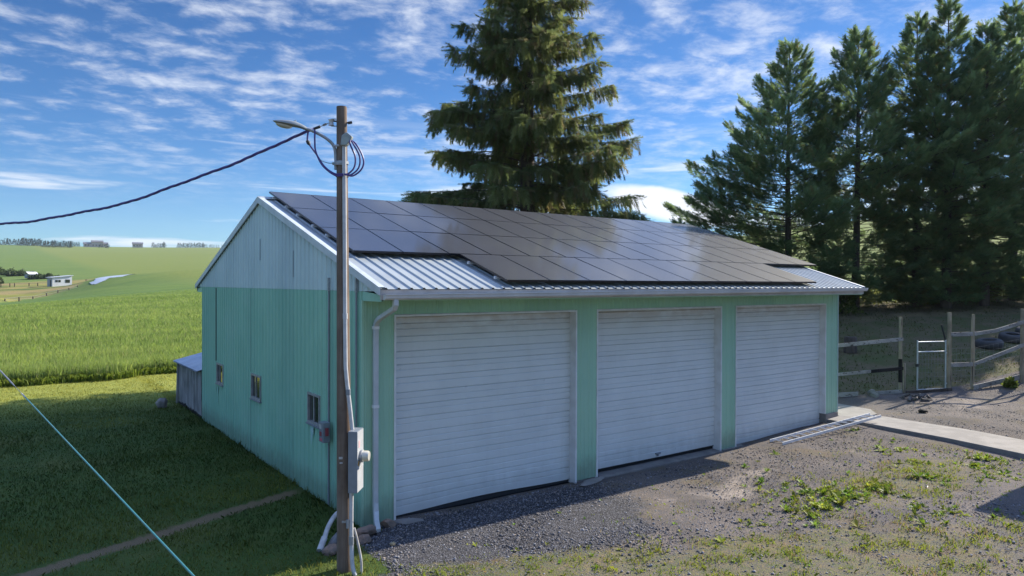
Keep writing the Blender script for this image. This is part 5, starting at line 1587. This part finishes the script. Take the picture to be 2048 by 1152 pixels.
# leafy weeds: rosettes of broad leaves
def weeds():
    r = np.random.default_rng(8); n = 26000; X = r.uniform(.5, 15.5, n); Y = r.uniform(-8, -.9, n)
    b = np.exp(-(((X - 10.2) / 2.9) ** 2 + ((Y + 4.0) / .95) ** 2)); c2 = np.exp(-(((X - 7.9) / .9) ** 2 + ((Y + 3.9) / .25) ** 2))
    p = np.maximum(b * smooth(.6 * vn(X, Y, .55, 31) + .4 * vn(X, Y, 1.3, 35), .45, .68), c2 * .8); p = np.maximum(p, .002 + .035 * front_grass(X, Y) * (X < 4) + .018 * smooth(vn(X, Y, .8, 36), .6, .85)); keep = (r.random(n) < p) & ~((X > 14) & (X < 16.3)); X, Y = X[keep], Y[keep]
    Vs = []; Cs = []
    for x, y in zip(X, Y):
        z = g1(x, y); s_ = r.lognormal(math.log(.085), .35) * (1.1 if (x > 6.5) else .75); nl = r.integers(9, 16); base = np.array([.20, .28, .03]) * r.uniform(.6, 1.25) * np.array([r.uniform(.8, 1.35), 1, r.uniform(.7, 1.5)])
        for k in range(nl):
            a = r.uniform(0, 6.28); el = r.uniform(.25, 1.2); d = np.array([math.cos(a) * math.cos(el), math.sin(a) * math.cos(el), math.sin(el)]); sd_ = np.array([-math.sin(a), math.cos(a), 0]); l = s_ * r.uniform(.6, 1.15)
            o = np.array([x, y, z - .01]); tip = o + d * l + np.array([0, 0, -.15 * l]); mid = o + d * l * .55
            Vs.append([o, mid + sd_ * l * .17, tip, mid - sd_ * l * .17]); Cs.append(np.tile(base * r.uniform(.8, 1.25), (4, 1)))
    V = np.array(Vs).reshape(-1, 3); o = npobj('weeds', V, np.arange(len(V)).reshape(-1, 4), M_blade, None, np.concatenate(Cs)); tag(o, 'bright green leafy weeds scattered over the gravel yard', None, None, 'stuff')


weeds()
# crushed stone
def pebbles():
    r = np.random.default_rng(9); n = 230000; X = r.uniform(-.4, 25, n); Y = r.uniform(-8.2, .0, n) ; 
    st = smooth(-Y, -.2, .2) * (1 - smooth(-Y - .15 * (X < 4) * 4, 1.8, 3.6) * .55) * (1 - .62 * smooth(X, 3.2, 7)); st = np.maximum(st, .36)
    view = (X * .6 - Y * .9) ; keep = (r.random(n) < st * np.clip(1.25 - X / 20, .25, 1)) & ~((X > 14) & (X < 16.3)) & ~((Y > -.3) & (X > 5)) & (r.random(n) > .6 * front_grass(X, Y))
    X, Y = X[keep], Y[keep]; n = len(X); Z = gz(X, Y)
    s_ = r.lognormal(math.log(.0105), .46, n); s_ = np.clip(s_, .005, .035)
    q = np.array([[1, 0, 0], [-1, 0, 0], [0, 1, 0], [0, -1, 0], [0, 0, 1], [0, 0, -.6]], float); F0 = np.array([[0, 2, 4], [2, 1, 4], [1, 3, 4], [3, 0, 4], [2, 0, 5], [1, 2, 5], [3, 1, 5], [0, 3, 5]])
    V = q[None] * r.uniform(.55, 1.3, (n, 6, 1)); V[..., 2] *= .75; a = r.uniform(0, 6.28, n); ca, sa = np.cos(a)[:, None], np.sin(a)[:, None]
    x = V[..., 0] * ca - V[..., 1] * sa; y = V[..., 0] * sa + V[..., 1] * ca; V = np.stack([x, y, V[..., 2]], -1) * s_[:, None, None] + np.stack([X, Y, Z + s_ * .25], 1)[:, None, :]
    F = (F0[None] + (np.arange(n) * 6)[:, None, None]).reshape(-1, 3); t = r.random(n) ** 1.4
    c = mixc((.05, .05, .056), (.29, .28, .29), t); wm = r.random(n) < .10; c[wm] = np.array([.28, .23, .19])
    o = npobj('crushed_stone', V.reshape(-1, 3), F, M_pebble, None, np.repeat(c, 6, 0)); tag(o, 'loose dark crushed stone in front of the garage doors', None, None, 'stuff')


pebbles()
# pasture grass
n = 26000; X = rng.uniform(15, 44, n); Y = rng.uniform(-6, 14, n)
ins_ = ((Y - .66) + .345 * (X - 19.96) > .1) & ((X > 15.2) | (Y > 2))
keep = ins_ & (rng.random(n) < .25 + .75 * smooth(vn(X, Y, 1.4, 41), .4, .7)); X, Y = X[keep], Y[keep]


def past_col(x, y, r):
    f = np.clip(vn(x, y, 1.2, 42) + r.normal(0, .2, len(x)), 0, 1); c = mixc((.08, .11, .028), (.15, .13, .06), f); return c


blades('pasture_grass', X, Y, .04, .14, .03, past_col, 1.0, 'patchy pasture grass behind the fence', 6)
n = 30000; X = rng.uniform(27, 75, n); Y = rng.uniform(2, 34, n); dd = (X - 34) * .5 + (Y - 7) * .87; keep = (dd > 2.5) & (dd < 18) & (rng.random(n) < .3 + .7 * smooth(vn(X, Y, 2, 44), .3, .6)); X, Y = X[keep], Y[keep]
blades('hillside_grass', X, Y, .25, .75, .06, lambda x, y, r: mixc((.09, .135, .03), (.20, .20, .055), np.clip(vn(x, y, 2.5, 45) + r.normal(0, .2, len(x)), 0, 1)), .7, 'tall sunlit grass on the hillside behind the conifers', 7)

# wheat field: stalks, dense at the near edge and thinning with distance
def crop_col(x, y, r):
    f = np.clip(.4 * vn(x, y, 5, 51) + .7 * vn(x * .16, y, 1.9, 52) - .05 + r.normal(0, .14, len(x)) * (1 - .6 * smooth(y, 30, 75)), 0, 1); c = mixc((.18, .275, .06), (.31, .395, .10), f)
    pale = (r.random(len(x)) < .12); return np.where(pale[:, None], np.array([.30, .33, .14])[None], c)


Xs = []; Ys = []
for a, b, n in ((0, 2.2, 26000), (2.2, 8, 34000), (8, 22, 52000), (22, 55, 90000), (55, 110, 90000)):
    yy = rng.uniform(a, b, n); x0_ = -8 - b * .1; xx = rng.uniform(x0_, 9 + b * .35, n); Xs.append(xx); Ys.append(crop_front(xx) + yy)
X = np.concatenate(Xs); Y = np.concatenate(Ys); dist = Y - 22.6
blades('wheat_field', X, Y, .50 * (1 - smooth(dist, 60, 120)) + .03, (.84 + .10 * vn(X, Y, 3, 53)) * (1 - .9 * smooth(dist, 35, 108)), np.clip(.016 + dist * .0010, .016, .065), crop_col, .38, 'tall green wheat with a ragged near edge beyond the lawn', 8, -.02)
n = 5200; X = rng.uniform(-9, 6, n); Y = crop_front(X) - rng.uniform(-.5, .35, n)
blades('field_edge_weeds', X, Y, .15, .5, .06, lambda x, y, r: mixc((.11, .17, .025), (.20, .25, .035), r.random(len(x))), .9, 'yellow green weeds along the foot of the wheat', 9)

# ------------------------------------------------------------------ air over the valley
def haze():
    m = MB(); m.box2((-700, -60, -12), (2600, 2300, 175)); t = bpy.data.materials.new('air'); t.use_nodes = True; N = t.node_tree.nodes; N.clear()
    o = N.new('ShaderNodeOutputMaterial'); v = N.new('ShaderNodeVolumePrincipled'); v.inputs['Color'].default_value = (.80, .90, 1.0, 1); v.inputs['Density'].default_value = .00009; v.inputs['Anisotropy'].default_value = .2
    t.node_tree.links.new(v.outputs[0], o.inputs['Volume']); ob = m.build('haze', t); ob['kind'] = 'stuff'


haze()
